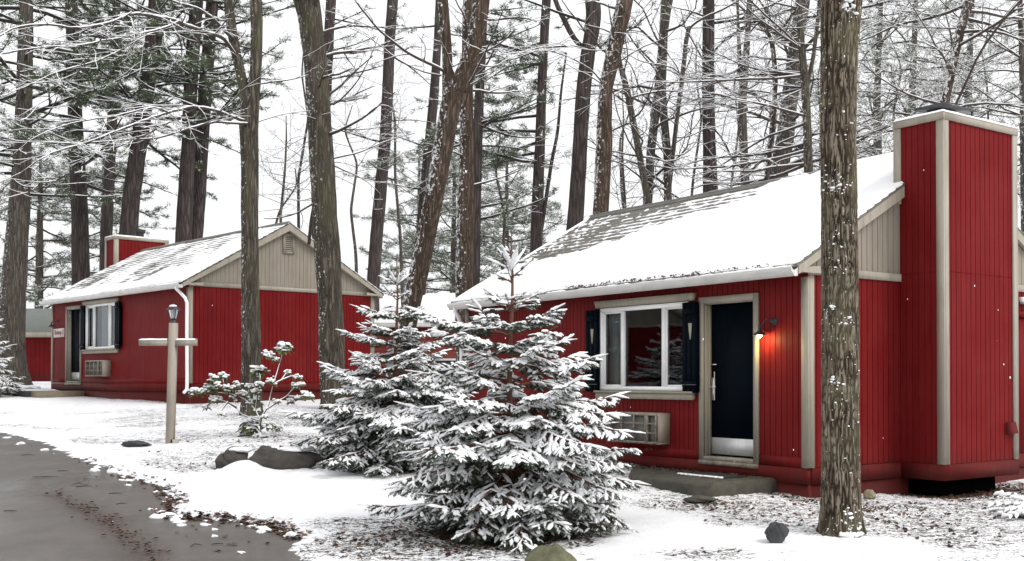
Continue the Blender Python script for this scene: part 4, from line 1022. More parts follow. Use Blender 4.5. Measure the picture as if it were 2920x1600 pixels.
# ------------------------------------------------------------------ snow-laden spruces
def spruce(name, label, x, y, H, prof, seed, lean=0., whorl=.15, low=.12, group='young snow-covered spruces', nd=1.):
    rs = np.random.RandomState(seed); z = float(ground_z(x, y)) if abs(x) < 25 else float(terr(x, y))
    root = empty(name, (x, y, z), label, 'spruce', group)
    wood = []; S = []        # S: start, direction, length, snow factor
    hs_ = [p[0] for p in prof]; rs_ = [p[1] for p in prof]
    th = np.linspace(0, 1, 20); P = np.stack([lean*th+.012*np.sin(th*9), .01*np.cos(th*7), H*th], 1)
    g = G(); g.tube(P, .036*(1-th)**.8+.006, 8); g.build('trunk', M['twigred'], root, smooth=True)
    h = low; k = 0
    while h < H-.12:
        fr = h/H; nb = (4 if fr > .80 else 5 if fr > .45 else 7); off = rs.rand()*6.28
        for b in range(nb):
            az = off+b*2*pi/nb+rs.randn()*.18; hh = h+rs.randn()*.025
            Lb = float(np.interp(hh, hs_, rs_))*(.66+.50*rs.rand())
            if Lb < .05: continue
            el = math.radians(np.interp(fr, [0, .2, .35, .7, .9, 1], [8, -4, 2, 27, 38, 46])+rs.randn()*5)
            d = np.array([math.cos(az)*math.cos(el), math.sin(az)*math.cos(el), math.sin(el)]); p = np.array([lean*fr, 0, hh]); Q = [p]; n = 9
            sag = -.045 if fr < .75 else -.01
            for i in range(n-1):
                d = unit(d+rs.randn(3)*.035+ZU*(sag if i < 5 else .05)); p = p+d*Lb/(n-1); Q.append(p)
            Q = np.array(Q); wood.append((Q, .006+.007*Lb, .004))
            S.append((Q[-2], unit(Q[-1]-Q[-2]), Lb*.2+.05, 1.))
            m = max(2, int(Lb/(.052 if fr < .8 else .085)*nd)); sd = 1
            for q in range(m):
                t = (.10 if fr > .6 else .2)+.86*(q+.5*rs.rand())/m
                if t > .98: continue
                i = min(int(t*(n-1)), n-2); f = t*(n-1)-i; c = Q[i]*(1-f)+Q[i+1]*f; dd = unit(Q[i+1]-Q[i]); sd = -sd
                perp = unit(np.cross(dd, ZU))*sd; a = math.radians(48+10*rs.randn())
                l2 = (.08+.34*Lb*(1-t)**.8)*(.75+.4*rs.rand())
                if fr > .8: l2 = .05+.05*rs.rand()
                d2 = unit(dd*math.cos(a)+perp*math.sin(a)-ZU*(.10+.34*rs.rand()*(1 if fr < .6 else .4)))
                e = c+d2*l2*.5; d3 = unit(d2-ZU*.16+dd*.12)
                wood.append((np.array([c, c+d2*l2*.25, e, e+d3*l2*.25, e+d3*l2*.5]), .004, .003))
                inner = .35+.65*ss(.15, .5, t)
                if l2 < .13: S.append((c, d2, l2+.03, inner)); continue
                S.append((c, d2, l2*.5, inner)); S.append((e-d2*.01, d3, l2*.5+.03, inner))
                mm = int(l2/.034*nd); s3 = 1
                for w_ in range(mm):
                    tt = .25+.7*(w_+.5)/mm; cc = c+d2*l2*tt if tt < .5 else e+d3*l2*(tt-.5); s3 = -s3
                    pp = unit(np.cross(d2, ZU))*s3; a3 = math.radians(45+10*rs.randn())
                    d4 = unit(d2*math.cos(a3)+pp*math.sin(a3)-ZU*(.1+.45*rs.rand())); S.append((cc, d4, (.045+.085*(1-tt))*(.7+.6*rs.rand()), inner))
        h += whorl*(.75+.5*rs.rand())*(1.5 if fr > .64 else 1.1 if fr > .42 else .58); k += 1
    # leader and its whorl
    top = np.array([lean, 0, H-.02]); S2 = []
    for b in range(5):
        az = b*2*pi/5+.5+rs.randn()*.1; el = math.radians(42+8*rs.randn()); c = top-[0, 0, .0]
        S.append((c-[0, 0, .22], np.array([math.cos(az)*math.cos(el), math.sin(az)*math.cos(el), math.sin(el)]), .22+.06*rs.rand(), 1.))
    wood.append((np.array([top-[0, 0, .1], top+[0, 0, .05], top+[.004, 0, .2]]), .007, .004))
    g = G(); tubes(g, wood, 4); g.build('boughs', M['twigred'], root)
    C = np.array([s[0] for s in S]); Dv = np.array([s[1] for s in S]); Ln = np.array([s[2] for s in S]); Sf = np.array([s[3] for s in S])
    # needles: thin blades all round every shoot
    per = 34; n = len(S); t = rs.rand(n, per); rad = rs.randn(n, per, 3); Dn = Dv[:, None]
    rad -= (rad*Dn).sum(-1)[..., None]*Dn; rad /= np.linalg.norm(rad, axis=2)[..., None]
    b = C[:, None]+Dn*(Ln[:, None]*t)[..., None]; tip = b+rad*.025+Dn*.017; sd_2 = np.cross(Dn, rad)*.0026
    v = np.stack([b-sd_2, b+sd_2, tip], 2).reshape(-1, 3)
    g = G(); g.add(v, np.arange(len(v)).reshape(-1, 3)); g.build('needles', M['needle'], root)
    # snow: a lumpy ridge on every shoot
    hrel = C[:, 2]/H; prob = np.clip(Sf*(.46+.48*ss(.05, .45, hrel)), 0, .93)
    kk = rs.rand(n) < prob; C, Dv, Ln, Sf = C[kk], Dv[kk], Ln[kk], Sf[kk]; n = len(C)
    rings, K = 6, 7; tt = np.linspace(-.04, 1.06, rings); prof_ = np.array([.25, .82, 1., .95, .78, .22])
    A_ = np.cross(Dv, ZU); A_ /= np.linalg.norm(A_, axis=1)[:, None]+1e-9; B_ = np.cross(A_, Dv)
    base = C[:, None]+Dv[:, None]*(Ln[:, None]*tt)[..., None]+ZU*.007
    r = (.0075+.0125*rs.rand(n)**1.3+.030*np.clip(Ln, 0, .3))[:, None]*prof_*(.6+.75*rs.rand(n, rings))*(.75+.25*Sf[:, None])
    ph = np.arange(K)*2*pi/K+.3; cs, sn = np.cos(ph), np.sin(ph); sn = np.where(sn < 0, sn*.35, sn*.95)
    v = base[:, :, None]+r[:, :, None, None]*(A_[:, None, None]*cs[:, None]*1.12+(B_*.4+ZU*.6)[:, None, None]*sn[:, None])
    v += rs.randn(*v.shape)*.0016
    i = np.arange(n*rings*K).reshape(n, rings, K); j = np.roll(i, -1, 2)
    g = G(); g.add(v.reshape(-1, 3), np.stack([i[:, :-1], i[:, 1:], j[:, 1:], j[:, :-1]], -1).reshape(-1, 4))
    g.add(v[:, -1].reshape(-1, 3), np.arange(n*K).reshape(n, K)); g.build('snow_cover', M['snow'], root, smooth=True)
    return root
spruce('spruce_tree', 'larger snow-laden young spruce standing in front of the right cabin', SPR[0], SPR[1], 2.80, [(0, .8), (.3, 1.15), (.75, 1.36), (1.2, 1.05), (1.6, .92), (1.9, .84), (2.08, .62), (2.16, .22), (2.5, .2), (2.65, .12)], 4, lean=.0)
spruce('spruce_tree', 'smaller snow-laden spruce between the two cabins with a bare leader shoot', SPR2[0], SPR2[1], 2.78, [(0, .95), (.3, 1.26), (.8, 1.26), (1.3, .95), (1.8, .72), (2.1, .55), (2.25, .25), (2.5, .16), (2.7, .08)], 11)
spruce('spruce_tree', 'snow-covered spruce partly cut by the left edge beside a pine trunk', gx(-72, 31), 31, 2.6, [(0, .9), (.5, 1.1), (1.2, .95), (2.0, .6), (2.6, .1)], 15, nd=.8)

# low snowy evergreen at the right edge
def low_shrub(x, y, label, seed, spread, n):
    rs = np.random.RandomState(seed); z = float(ground_z(x, y)); root = empty('juniper_shrub', (x, y, z), label, 'shrub'); S = []; wood = []
    for b in range(n):
        az = rs.rand()*2*pi; L_ = spread*(.5+.6*rs.rand()); d = np.array([math.cos(az), math.sin(az)*.8, .35*rs.rand()]); p = np.array([rs.randn()*.05, rs.randn()*.05, .06]); Q = [p]
        for i in range(7): d = unit(d-ZU*.07+rs.randn(3)*.06); p = p+d*L_/7; p[2] = max(p[2], .03); Q.append(p)
        wood.append((np.array(Q), .008, .004))
        for i in range(1, 8):
            for sg_ in (-1, 1):
                dd = unit(Q[i]-Q[i-1]); S.append((Q[i-1], unit(dd*.7+unit(np.cross(dd, ZU))*sg_*.7+ZU*.1*rs.randn()), .09+.05*rs.rand()))
    g = G(); tubes(g, wood, 4); g.build('branches', M['twigred'], root)
    C = np.array([s[0] for s in S]); Dv = np.array([s[1] for s in S]); g = G(); tufts(g, np.repeat(C, 3, 0)+np.repeat(Dv, 3, 0)*np.tile([.02, .05, .08], len(C))[:, None], np.repeat(Dv, 3, 0), 8, .035, .003); g.build('needles', M['needle'], root)
    g = G()
    for c, d, l in S: g.tube([c+ZU*.012, c+d*l*.3+ZU*.016, c+d*l*.7+ZU*.016, c+d*l], [.012, .024, .022, .007], 6)
    g.build('snow_cover', M['snow'], root, smooth=True)
low_shrub(gx(2965, 12.8), 12.8, 'low spreading snow-covered evergreen at the right edge of the frame', 3, .62, 22)

# ------------------------------------------------------------------ rhododendron
D = gpt(744, 1252)[1]; zz = lambda x, y: (520+x*.2832, 960+y*.2832)
foot = gpt(744, 1252)
rh = empty('rhododendron', tuple(foot), 'leggy rhododendron with snow-capped leaf clusters in front of the left cabin', 'shrub')
br = [[(790,1035),(785,900),(800,800),(860,720),(890,600),(920,480),(950,380),(985,265),(1010,190),(1010,110)], [(985,265),(940,225),(865,185)], [(920,480),(1000,440),(1110,395),(1160,410)], [(1000,440),(1055,360)], [(920,480),(850,440),(890,440)], [(850,730),(960,660),(1060,600),(1140,495)], [(1060,600),(1170,612),(1265,590)], [(785,840),(740,740),(640,640),(560,600),(470,580),(330,565),(200,545),(130,545)], [(785,850),(600,790),(545,720),(515,620)], [(545,720),(460,660),(330,640)], [(460,660),(400,730),(385,770)], [(470,580),(420,480),(410,400)], [(470,580),(520,600)], [(330,565),(290,500),(310,420)], [(560,600),(610,560)], [(640,640),(690,500)], [(560,600),(540,490),(450,515)], [(330,640),(245,700)], [(740,740),(760,560),(775,480)], [(760,620),(730,620)], [(790,980),(690,870)], [(790,930),(870,885),(950,910)], [(790,1030),(750,1110)], [(760,560),(790,430),(775,340)]]
g = G(); items = []
for b in br:
    q = resample([np.append(at(*zz(*p), D+.25*math.sin(p[0]*.013)+.1*math.cos(p[1]*.02)), 0) for p in b], .05)[:, :3]; items.append(q)
for q in items: g.tube(q, np.linspace(.014, .006, len(q)), 6)
part(g, 'stems', M['branch'], rh)
g = G()
for q in items:
    T = np.gradient(q, axis=0); steep = abs(T[:, 2])/np.linalg.norm(T, axis=1); g.tube(q+np.outer(.008+.006*(1-steep), ZU)-np.array([.004, .004, 0]), .012*(1.15-.55*steep)*np.linspace(1, .6, len(q)), 6)
part(g, 'snow_on_stems', M['snow'], rh, True)
cl = [(1010,100,75),(865,170,48),(940,222,32),(775,335,72),(890,440,42),(1055,352,32),(1160,400,35),(1135,490,42),(1195,475,30),(1265,580,58),(1170,612,38),(1085,640,38),(960,645,30),(410,390,58),(310,415,55),(285,500,62),(450,512,52),(540,478,48),(130,545,58),(195,540,36),(325,622,55),(240,705,32),(385,772,26),(520,602,36),(600,560,48),(680,490,38),(775,475,42),(750,545,42),(730,622,58),(755,740,32),(690,860,85),(640,935,66),(860,880,46),(950,912,46),(790,1000,55),(750,1105,75),(600,1190,30),(740,1185,26),(345,480,40),(820,800,28)]
gl, gs_ = G(), G(); rs = np.random.RandomState(5)
for (x, y, r) in cl:
    c = at(*zz(x, y), D+.25*math.sin(x*.013)+.1*math.cos(y*.02)+.05*rs.randn()); rr = r*.00172
    m = int(9+r*.22)
    for q in range(m):
        az = q*2.4+rs.rand(); dr = -.25-.5*rs.rand(); d = unit(np.array([math.cos(az), math.sin(az), dr])); s_ = unit(np.cross(d, ZU)); L_ = rr*(.8+.6*rs.rand())+.02; w_ = L_*.22; c0 = c+rs.randn(3)*rr*.3
        P = [c0, c0+d*L_*.3+s_*w_, c0+d*L_*.3-s_*w_, c0+d*L_*.75+s_*w_*.9-ZU*L_*.1, c0+d*L_*.75-s_*w_*.9-ZU*L_*.1, c0+d*L_*1.05-ZU*L_*.22]
        gl.add(P, [(0, 1, 3, 5), (0, 5, 4, 2)])
        if rs.rand() < .92: gs_.blob(tuple(c0+d*L_*.45+ZU*.012), (L_*.36*(.4+.6*abs(d[0])), L_*.36*(.4+.6*abs(d[1])), .011+.010*rs.rand()), k=6, lump=.35, seed=q+int(x))
    for q in range(3+int(r/22)):
        o_ = rs.randn(3)*[rr*.42, rr*.42, rr*.12]; gs_.blob(tuple(c+o_+ZU*rr*.3), (rr*(.22+.28*rs.rand()), rr*(.22+.28*rs.rand()), rr*(.16+.14*rs.rand())), k=7, lump=.5, seed=q+int(y))
part(gl, 'leaves', M['rholeaf'], rh); part(gs_, 'snow_cover', M['snow'], rh, True)

# ------------------------------------------------------------------ the thick near tree
D = 11.35; foot = at(2398, 1515, D); rz = float(ground_z(foot[0], D))
root = empty('shade_tree', (foot[0], D, rz), 'thick foreground tree with ridged bark standing before the right cabin gable', 'tree')
stem = [(2398, 1560, 112), (2398, 1440, 108), (2396, 1200, 104), (2395, 900, 103), (2394, 600, 99), (2391, 400, 98), (2391, 250, 99), (2394, 120, 104), (2400, 0, 116), (2408, -120, 120), (2415, -300, 112)]
Q = resample([np.append(at(a, b, D), w_/F*D/2) for a, b, w_ in stem], .012)
Q = Q[Q[:, 2] > rz-.12]; P, r = Q[:, :3], Q[:, 3]
k = 230; th = np.arange(k)*2*pi/k; n = len(P); hh = P[:, 2][:, None]
r = r*(1+.22*np.exp(-np.clip(P[:, 2]-rz, 0, 9)/.14))
U = th[None]/(2*pi); per_ = lambda f, s_: None
wob = .35*(fbm(np.cos(th)[None]*2+9, hh*1.3+np.sin(th)[None]*2+9, 3, 3)-.5)
def ridge(fr, fz, s_):
    u = (U+wob*.12)*fr; a = vn(np.mod(u, fr), hh*fz, s_); b_ = vn(np.mod(u, fr), hh*fz, s_)
    f = np.mod(U, 1.); bl = ss(.94, 1., f); a2 = vn(u-fr, hh*fz, s_); return a*(1-bl)+a2*bl
rg = 1-np.abs(ridge(62, 4.6, 5)*2-1); rg2 = 1-np.abs(ridge(104, 12, 8)*2-1); rg3 = ridge(110, 40, 12); crack = np.clip(np.maximum(rg**3.2, .85*rg2**3.5), 0, 1)
disp = -.013*crack+.004*rg3+.012*(fbm(np.cos(th)[None]*1.5+4, hh*.9+np.sin(th)[None]*1.5, 2, 3)-.5)
rr = r[:, None]+disp+.010+.02*np.sin(th*5+.6)[None]*np.exp(-np.clip(hh-rz, 0, 9)/.2)
V = P[:, None]+np.stack([rr*np.cos(th), rr*np.sin(th), np.zeros_like(rr)], -1)
i = np.arange(n*k).reshape(n, k); j = np.roll(i, -1, 1)
def near_bark():
    m = N('deep_ridged_bark'); c = m.co((1, 1, .3)); a1 = m.n('ShaderNodeAttribute', attribute_name='ridge')
    n1 = m.noise(40, c, 6, .7); n2 = m.noise(2.5, m.co(), 4); n3 = m.noise(7, m.co((1, 1, .4)), 5)
    h = m.math('ADD', a1.outputs['Fac'], m.math('MULTIPLY', m.math('SUBTRACT', n1, .5), .35))
    a = m.ramp(h, (.08, (.022, .016, .011)), (.42, (.095, .077, .056)), (.95, (.26, .22, .17))).outputs[0]
    a = m.mix(m.ramp(n2, (.45, 0.), (.7, .55)).outputs[0], a, (.13, .125, .075), 'MIX')
    a = m.mix(m.ramp(n3, (.3, .5), (.5, 0.)).outputs[0], a, (.07, .048, .03))
    g1 = m.n('ShaderNodeNewGeometry'); d = m.n('ShaderNodeVectorMath', operation='DOT_PRODUCT', j0=g1.outputs['True Normal'], j1=(-.3, -.3, .9))
    s_ = m.math('ADD', m.noise(24, m.co(), 4, .7), m.math('MULTIPLY', d.outputs['Value'], .10)); s_ = m.math('ADD', s_, m.math('MULTIPLY', m.noise(1.7, m.co(), 2), .28))
    a = m.mix(m.ramp(s_, (.845, 0.), (.858, 1.)).outputs[0], a, (.88, .89, .9))
    m.pr(Base_Color=a, Roughness=.9); m.b.inputs['Specular IOR Level'].default_value = .15; m.bump(n1, .5, .01); return m.m
g = G(); g.add(V.reshape(-1, 3), np.stack([i[:-1], j[:-1], j[1:], i[1:]], -1).reshape(-1, 4))
g.V = [v-np.array(root.location) for v in g.V]
ra = np.clip(1-crack*1.25-.25*(1-rg3), 0, 1)
g.build('trunk', near_bark(), root, attrs={'ridge': ra})
g = G(); rs = np.random.RandomState(8)
def stick(cnt, zlo, zhi, azc, azs, r0):
    for _ in range(cnt):
        z = rs.uniform(zlo, zhi); ii = int(np.argmin(abs(P[:, 2]-z))); az = azc+rs.randn()*azs; jj = int((az % (2*pi))/(2*pi)*k) % k
        c = V[ii, jj]-np.array(root.location); s_ = r0*(.3+1.5*rs.rand()**2); g.blob(tuple(c), (s_*(.7+.8*rs.rand()), s_, s_*.6), k=6, lump=.9, seed=_)
zpx = lambda py: at(2395, py, D)[2]
stick(46, zpx(505), zpx(560), -1.8, .5, .010); stick(26, zpx(640), zpx(820), -1.9, .6, .007); stick(14, zpx(870), zpx(890), -2.1, .2, .011); stick(12, zpx(905), zpx(935), -1.4, .2, .010); stick(26, zpx(20), zpx(60), -1.3, .18, .014)
stick(30, zpx(1430), zpx(1520), -1.15, .35, .013); stick(16, zpx(1075), zpx(1100), -2., .2, .010); stick(40, zpx(900), zpx(1400), -1.7, .7, .006); stick(20, zpx(260), zpx(500), -1.6, .8, .007)
for q in range(9): az = -1.7+1.0*rs.rand(); g.blob((.235*math.cos(az), .235*math.sin(az), .01), (.03+.03*rs.rand(), .03, .022), k=6, lump=.7, seed=q)
g.build('snow_cover', M['snow'], root, smooth=True)

# ------------------------------------------------------------------ trees round the cabins
T = tree
g1, g2, g3 = 'tall pines behind the left cabin', 'tall trunks behind the right cabin', 'bare snow-lined saplings in the wood'
PF = ('pine', 6.5, 12, .16, .010, .45)
tree('maple_tree', 'forked tree with long snow-lined limbs in front of the left cabin gable', 23.9, [[(717,1190,58),(716,1060,54),(714,800,48),(712,600,46),(713,450,48),(709,352,52)], [(709,362,44),(704,300,32),(690,225,27),(668,130,27),(655,40,27),(651,0,26)], [(712,362,46),(722,300,32),(731,180,32),(732,60,33),(729,0,34)]], 'bark_mid', flare=1.2, sty=BEECH, limbs=[
 ([(676,165,23.9),(640,112,23.4),(560,84,22),(510,60,21),(440,42,20),(374,32,19),(310,60,18.2),(220,76,17.5),(140,60,17),(60,64,16.5),(0,100,16),(-120,150,15.5)], .038, .008, 2, 1.1),
 ([(664,110,23.8),(625,68,23),(560,20,22),(500,8,21.5),(430,-25,21)], .034, .012, 2, .9),
 ([(510,60,21),(470,78,20),(380,100,19),(300,115,18.3),(200,135,17.5),(100,140,17),(0,158,16.5),(-90,190,16)], .020, .006, 2, 1.2),
 ([(700,345,23.8),(640,322,23),(560,303,22),(480,322,21),(400,350,20),(280,400,19),(150,440,18),(60,500,17.3),(0,560,17)], .030, .007, 2, 1.2),
 ([(705,352,23.7),(610,344,22.8),(520,372,21.5),(440,395,20.5),(350,392,19.7),(250,400,19),(120,395,18),(0,388,17.5)], .024, .006, 2, 1.0),
 ([(560,310,22),(500,345,21),(420,390,20),(300,440,19),(150,530,18),(60,560,17.5),(-30,600,17)], .018, .006, 2, 1.2),
 ([(510,75,21),(430,95,20),(370,130,19.5),(280,180,19),(150,215,18),(0,290,17)], .016, .005, 2, 1.1),
 ([(480,322,21),(430,300,20.5),(330,330,19.8),(200,350,19),(90,395,18),(0,470,17.5)], .015, .005, 2, 1.),
 ([(730,350,24),(770,335,24.3),(830,320,24.8),(885,317,25)], .013, .005, 1, .8),
 ([(735,240,24),(790,232,24.5),(850,222,25),(880,212,25.2)], .020, .008, 1, .7),
 ([(374,34,19),(330,60,18.5),(270,120,18),(235,180,17.8),(160,260,17.2),(40,330,16.6)], .013, .005, 2, .9)])
tree('maple_tree', 'thick mossy trunk in front of the right half of the left cabin gable', 25.9, [[(954,1165,74),(948,1050,72),(942,880,66),(936,740,70),(926,620,68),(915,400,66),(905,250,64),(896,150,62),(885,60,66),(872,0,74),(862,-60,80)]], 'bark_mid', rough=.09, flare=1.15,
 limbs=[([(875,10,25.9),(845,-8,25.5),(790,-40,25)], .05, .03, 1, .3), ([(930,395,26),(910,390,26.2),(893,420,26.2),(890,480,26.4),(900,560,26.6),(885,620,27),(880,690,27.4)], .05, .04, 1, .25), ([(945,455,25.9),(1010,440,26.5),(1100,400,27),(1180,380,27)], .02, .006, 1, .7), ([(948,300,25.9),(1000,262,26),(1050,180,26),(1080,100,26)], .02, .006, 2, .6), ([(945,470,26),(1010,500,27),(1040,520,28),(1080,560,28.5)], .016, .006, 1, .6)], auto=[(20, 420, 8, 1.7, 1, 20)])
tree('leaning_tree', 'leaning forked tree with snow plastered on its left side behind the smaller spruce', 21.8, [[(1120,1240,66),(1128,1090,58),(1165,900,56),(1200,750,55),(1230,600,53),(1262,430,56),(1285,300,58),(1296,255,60)], [(1283,285,44),(1277,235,32),(1276,150,28),(1268,60,28),(1262,0,30),(1255,-60,30)], [(1300,262,58),(1330,200,54),(1352,130,50),(1366,60,48),(1374,0,47)]], 'bark_vine', rough=.09, flare=1.2, limbs=[
 ([(1270,205,21.8),(1210,175,21.3),(1162,149,20.8),(1090,85,20),(1022,0,19.4),(990,-60,19)], .028, .012, 2, .8),
 ([(1258,215,21.8),(1190,200,21.4),(1130,165,21),(1060,110,20.4),(985,70,20),(950,62,19.7)], .015, .005, 2, .8),
 ([(1340,235,21.5),(1362,195,21),(1390,140,20.5),(1417,76,20),(1432,30,19.8)], .024, .008, 1, .8),
 ([(1352,180,21.8),(1400,200,22),(1450,165,22.4),(1500,140,23),(1600,120,23.5)], .012, .005, 2, .7)], auto=[(20, 240, 4, 1.2, 1, 25)])
tree('pine_tree', 'flaring pine trunk at the left edge behind the cut-off spruce', 36.2, [[(30,1098,104),(28,1040,84),(33,950,70),(37,850,66),(47,700,58),(55,600,56),(63,450,46),(68,300,42),(73,100,38),(75,0,36)]], 'bark_grey', flare=1.25, auto=[(-80, 560, 28, 3.8, 0, 2)], sty=CONI, foliage=PF, group=g1, twigmat='branchdark')
def pine(label, D, stem, n=16, ln=2.6, y0=-60, y1=520, group=g1, fol=PF, bark='bark_dark', side=0, el=2, name='pine_tree', stems2=None, sty=CONI, snowy=.8):
    return tree(name, label, D, [stem]+(stems2 or []), bark, auto=[(y0, y1, n, ln, side, el)], sty=sty, foliage=fol, group=group, twigmat='branchdark', flare=1.2, snowy=snowy)
pine('dark pine trunk second from the left edge above the left roof corner', 40, [(232,900,50),(231,820,48),(227,600,43),(217,400,39),(210,200,35),(203,0,32)], 22, 3.6)
pine('thinner pine rising beside the left cabin chimney', 45, [(298,900,32),(300,800,30),(307,600,29),(322,300,26),(330,120,22),(332,0,20)], 18, 3.4, y1=600)
pine('bushy dark pine right behind the left cabin chimney', 39, [(362,850,50),(366,668,48),(376,550,46),(398,400,44),(418,250,42),(440,100,44),(448,0,45)], 28, 3.5, fol=('pine', 8, 13, .17, .011, .35), y1=430)
pine('pine trunk left of a close pair above the left roof', 40, [(522,900,46),(523,690,44),(527,600,42),(538,400,37),(543,255,36),(553,100,36),(560,0,36)], 14, 3.0, y1=330)
pine('pine trunk right of a close pair above the left roof', 41, [(552,900,36),(560,690,32),(567,560,38),(576,400,36),(586,250,36),(598,100,33),(606,0,32)], 16, 3.2, y1=400)
pine('thin pine trunk showing right behind the thick mossy trunk', 45, [(925,900,30),(905,640,36),(915,500,34),(930,250,30),(938,100,28),(944,0,28)], 9, 2., y1=330, fol=('pine', 3, 9, .15, .01, .5), side=1)
pine('straight bare pine trunk in the white gap between the cabins', 44, [(1062,900,38),(1064,800,36),(1080,600,35),(1098,400,32),(1106,250,31),(1112,100,30),(1120,0,30)], 8, 2.1, y1=560, fol=('pine', 2.6, 8, .15, .01, .6))
pine('slender pine trunk just left of the leaning forked tree', 46, [(1185,1000,34),(1200,800,33),(1208,600,31),(1222,430,29),(1238,270,26),(1248,120,22),(1252,0,20)], 12, 2., y1=620, fol=('pine', 4.5, 10, .16, .011, .5))
tree('oak_tree', 'straight ivy-flecked trunk at the left corner of the right cabin', 25.2, [[(1330,1120,56),(1326,1050,52),(1322,900,50),(1326,700,50),(1328,600,50),(1331,400,40),(1331,250,34),(1333,100,31),(1336,0,30)]], 'bark_vine', flare=1.2, auto=[(0, 560, 9, 1.4, 0, 15)])
pine('dark trunk half hidden right behind the ivy-flecked trunk', 33, [(1352,1000,26),(1356,800,26),(1358,600,26),(1362,400,28),(1368,250,26),(1376,120,22),(1380,0,20)], 11, 2., group=g2, y1=640, side=1, fol=('pine', 6, 11, .17, .012, .4))
pine('dark conifer trunk wrapped in hanging foliage right of centre', 35, [(1527,880,36),(1529,706,36),(1532,600,34),(1540,400,29),(1545,250,27),(1552,100,26),(1558,0,26)], 20, 2.8, group=g2, y1=520, fol=('pine', 7, 12, .18, .011, .4), side=-1, el=0, stems2=[[(1535,700,14),(1552,600,12),(1575,450,10),(1590,380,9),(1600,260,7),(1615,150,5)]])
pine('tall brown pine with a knotty bend just right of centre', 30, [(1630,840,52),(1634,700,49),(1643,600,46),(1655,400,42),(1664,250,42),(1676,150,42),(1689,85,44),(1694,30,44),(1688,0,44)], 5, 2.2, group=g2, y1=250, fol=('pine', 3, 9, .16, .011, .5), name='pine_tree', stems2=[[(1660,135,22),(1635,110,18),(1610,60,16),(1585,10,15),(1575,-30,14)]])
tree('vine_covered_tree', 'leaning trunk shaggy with vines above the snow-free roof corner', 27, [[(1708,860,48),(1712,600,46),(1722,430,44),(1727,250,38),(1742,190,44),(1760,100,46),(1776,40,50),(1784,0,52)]], 'bark_vine', rough=.16, flare=1.1, group=g2, limbs=[
 ([(1722,240,27),(1690,200,26),(1647,170,25),(1583,146,24),(1515,149,23.4),(1417,161,23)], .020, .006, 2, 1.),
 ([(1750,130,27),(1700,150,26.5),(1640,140,26),(1560,122,25.5)], .012, .005, 2, 1.), ([(1722,260,27),(1690,300,27),(1650,335,27.5)], .01, .004, 2, 1.), ([(1765,90,27),(1800,60,27.4),(1850,10,28),(1880,-30,28)], .016, .008, 1, .8)], auto=[(0, 300, 5, 1.3, 0, 20)])
tree('hornbeam_tree', 'dark stem crossing a paler one in the wood above the roof middle', 32, [[(1842,860,28),(1845,600,27),(1856,430,26),(1872,300,24),(1882,200,24),(1890,100,22),(1896,0,22)], [(1905,600,24),(1903,430,23),(1892,330,24),(1888,250,22),(1893,100,22),(1905,20,20),(1910,0,20)]], 'bark_grey', flare=1.1, group=g2, auto=[(0, 560, 18, 2.4, 0, 15)], sty=SCRUB)
tree('hornbeam_tree', 'slim trunk slanting down to the right onto the roof middle', 29, [[(1868,860,22),(1853,600,21),(1838,520,20),(1821,425,20),(1798,310,19),(1785,240,18),(1766,183,15),(1760,100,9),(1768,30,6)]], 'bark_grey', flare=1.1, group=g2, auto=[(150, 560, 14, 1.8, 0, 22)], sty=SCRUB)
tree('hornbeam_tree', 'thin leaning stem left of the straight brown pine', 30, [[(1908,860,16),(1905,560,15),(1920,430,13),(1935,300,13),(1948,200,14),(1958,100,13),(1966,76,13)]], 'bark_grey', flare=1.1, group=g2, limbs=[([(1965,80,30),(2000,50,30),(2050,30,30),(2120,-10,30)], .03, .02, 1, .7), ([(1925,410,30),(1965,380,29.8),(2000,330,29.5),(2035,180,29)], .014, .005, 2, .8)], auto=[(60, 520, 12, 1.9, 0, 20)], sty=SCRUB)
pine('straight brown pine above the middle of the snowy roof', 31, [(2030,860,46),(2027,560,44),(2022,400,37),(2019,250,36),(2020,100,34),(2021,0,33)], 4, 2., group=g2, y1=200, fol=('pine', 2, 8, .15, .01, .6))
tree('hornbeam_tree', 'double-stemmed grey tree right of the straight brown pine', 30.5, [[(2127,860,28),(2127,550,27),(2120,400,24),(2116,300,24),(2124,200,22),(2132,100,17),(2138,0,16)], [(2118,260,17),(2110,180,14),(2105,80,9),(2103,0,8)]], 'bark_grey', flare=1.1, group=g2, auto=[(0, 540, 18, 2.4, 0, 12)], sty=SCRUB)
tree('birch_tree', 'crooked pale branch-like tree with heavy snow left of the thick tree', 28, [[(2190,860,16),(2180,560,15),(2196,420,15),(2208,300,14),(2212,220,15),(2205,140,14),(2200,115,14)], [(2200,118,12),(2185,80,11),(2175,56,11),(2145,52,9),(2090,74,7),(2050,84,5)], [(2202,120,11),(2225,85,11),(2262,40,11),(2290,-10,11)]], 'bark_vine', flare=1.1, group=g2, auto=[(60, 540, 14, 1.8, 0, 15)], sty=SCRUB)
tree('oak_tree', 'broad dark leaning trunk rising to the right behind the thick tree', 33, [[(2195,900,66),(2215,520,58),(2238,400,52),(2256,250,46),(2274,100,42),(2290,0,42)]], 'bark_grey', flare=1.1, group=g2, auto=[(0, 500, 16, 3.0, 0, 10)])
tree('hornbeam_tree', 'slim grey trunk just left of the thick tree with snowy forks', 27.5, [[(2312,860,28),(2306,500,27),(2303,380,25),(2297,255,24),(2288,160,22),(2281,60,18),(2277,0,18)], [(2300,250,13),(2318,170,12),(2330,80,12),(2338,0,12)]], 'bark_mid', flare=1.1, group=g2, auto=[(0, 500, 26, 3.4, -1, 6)])
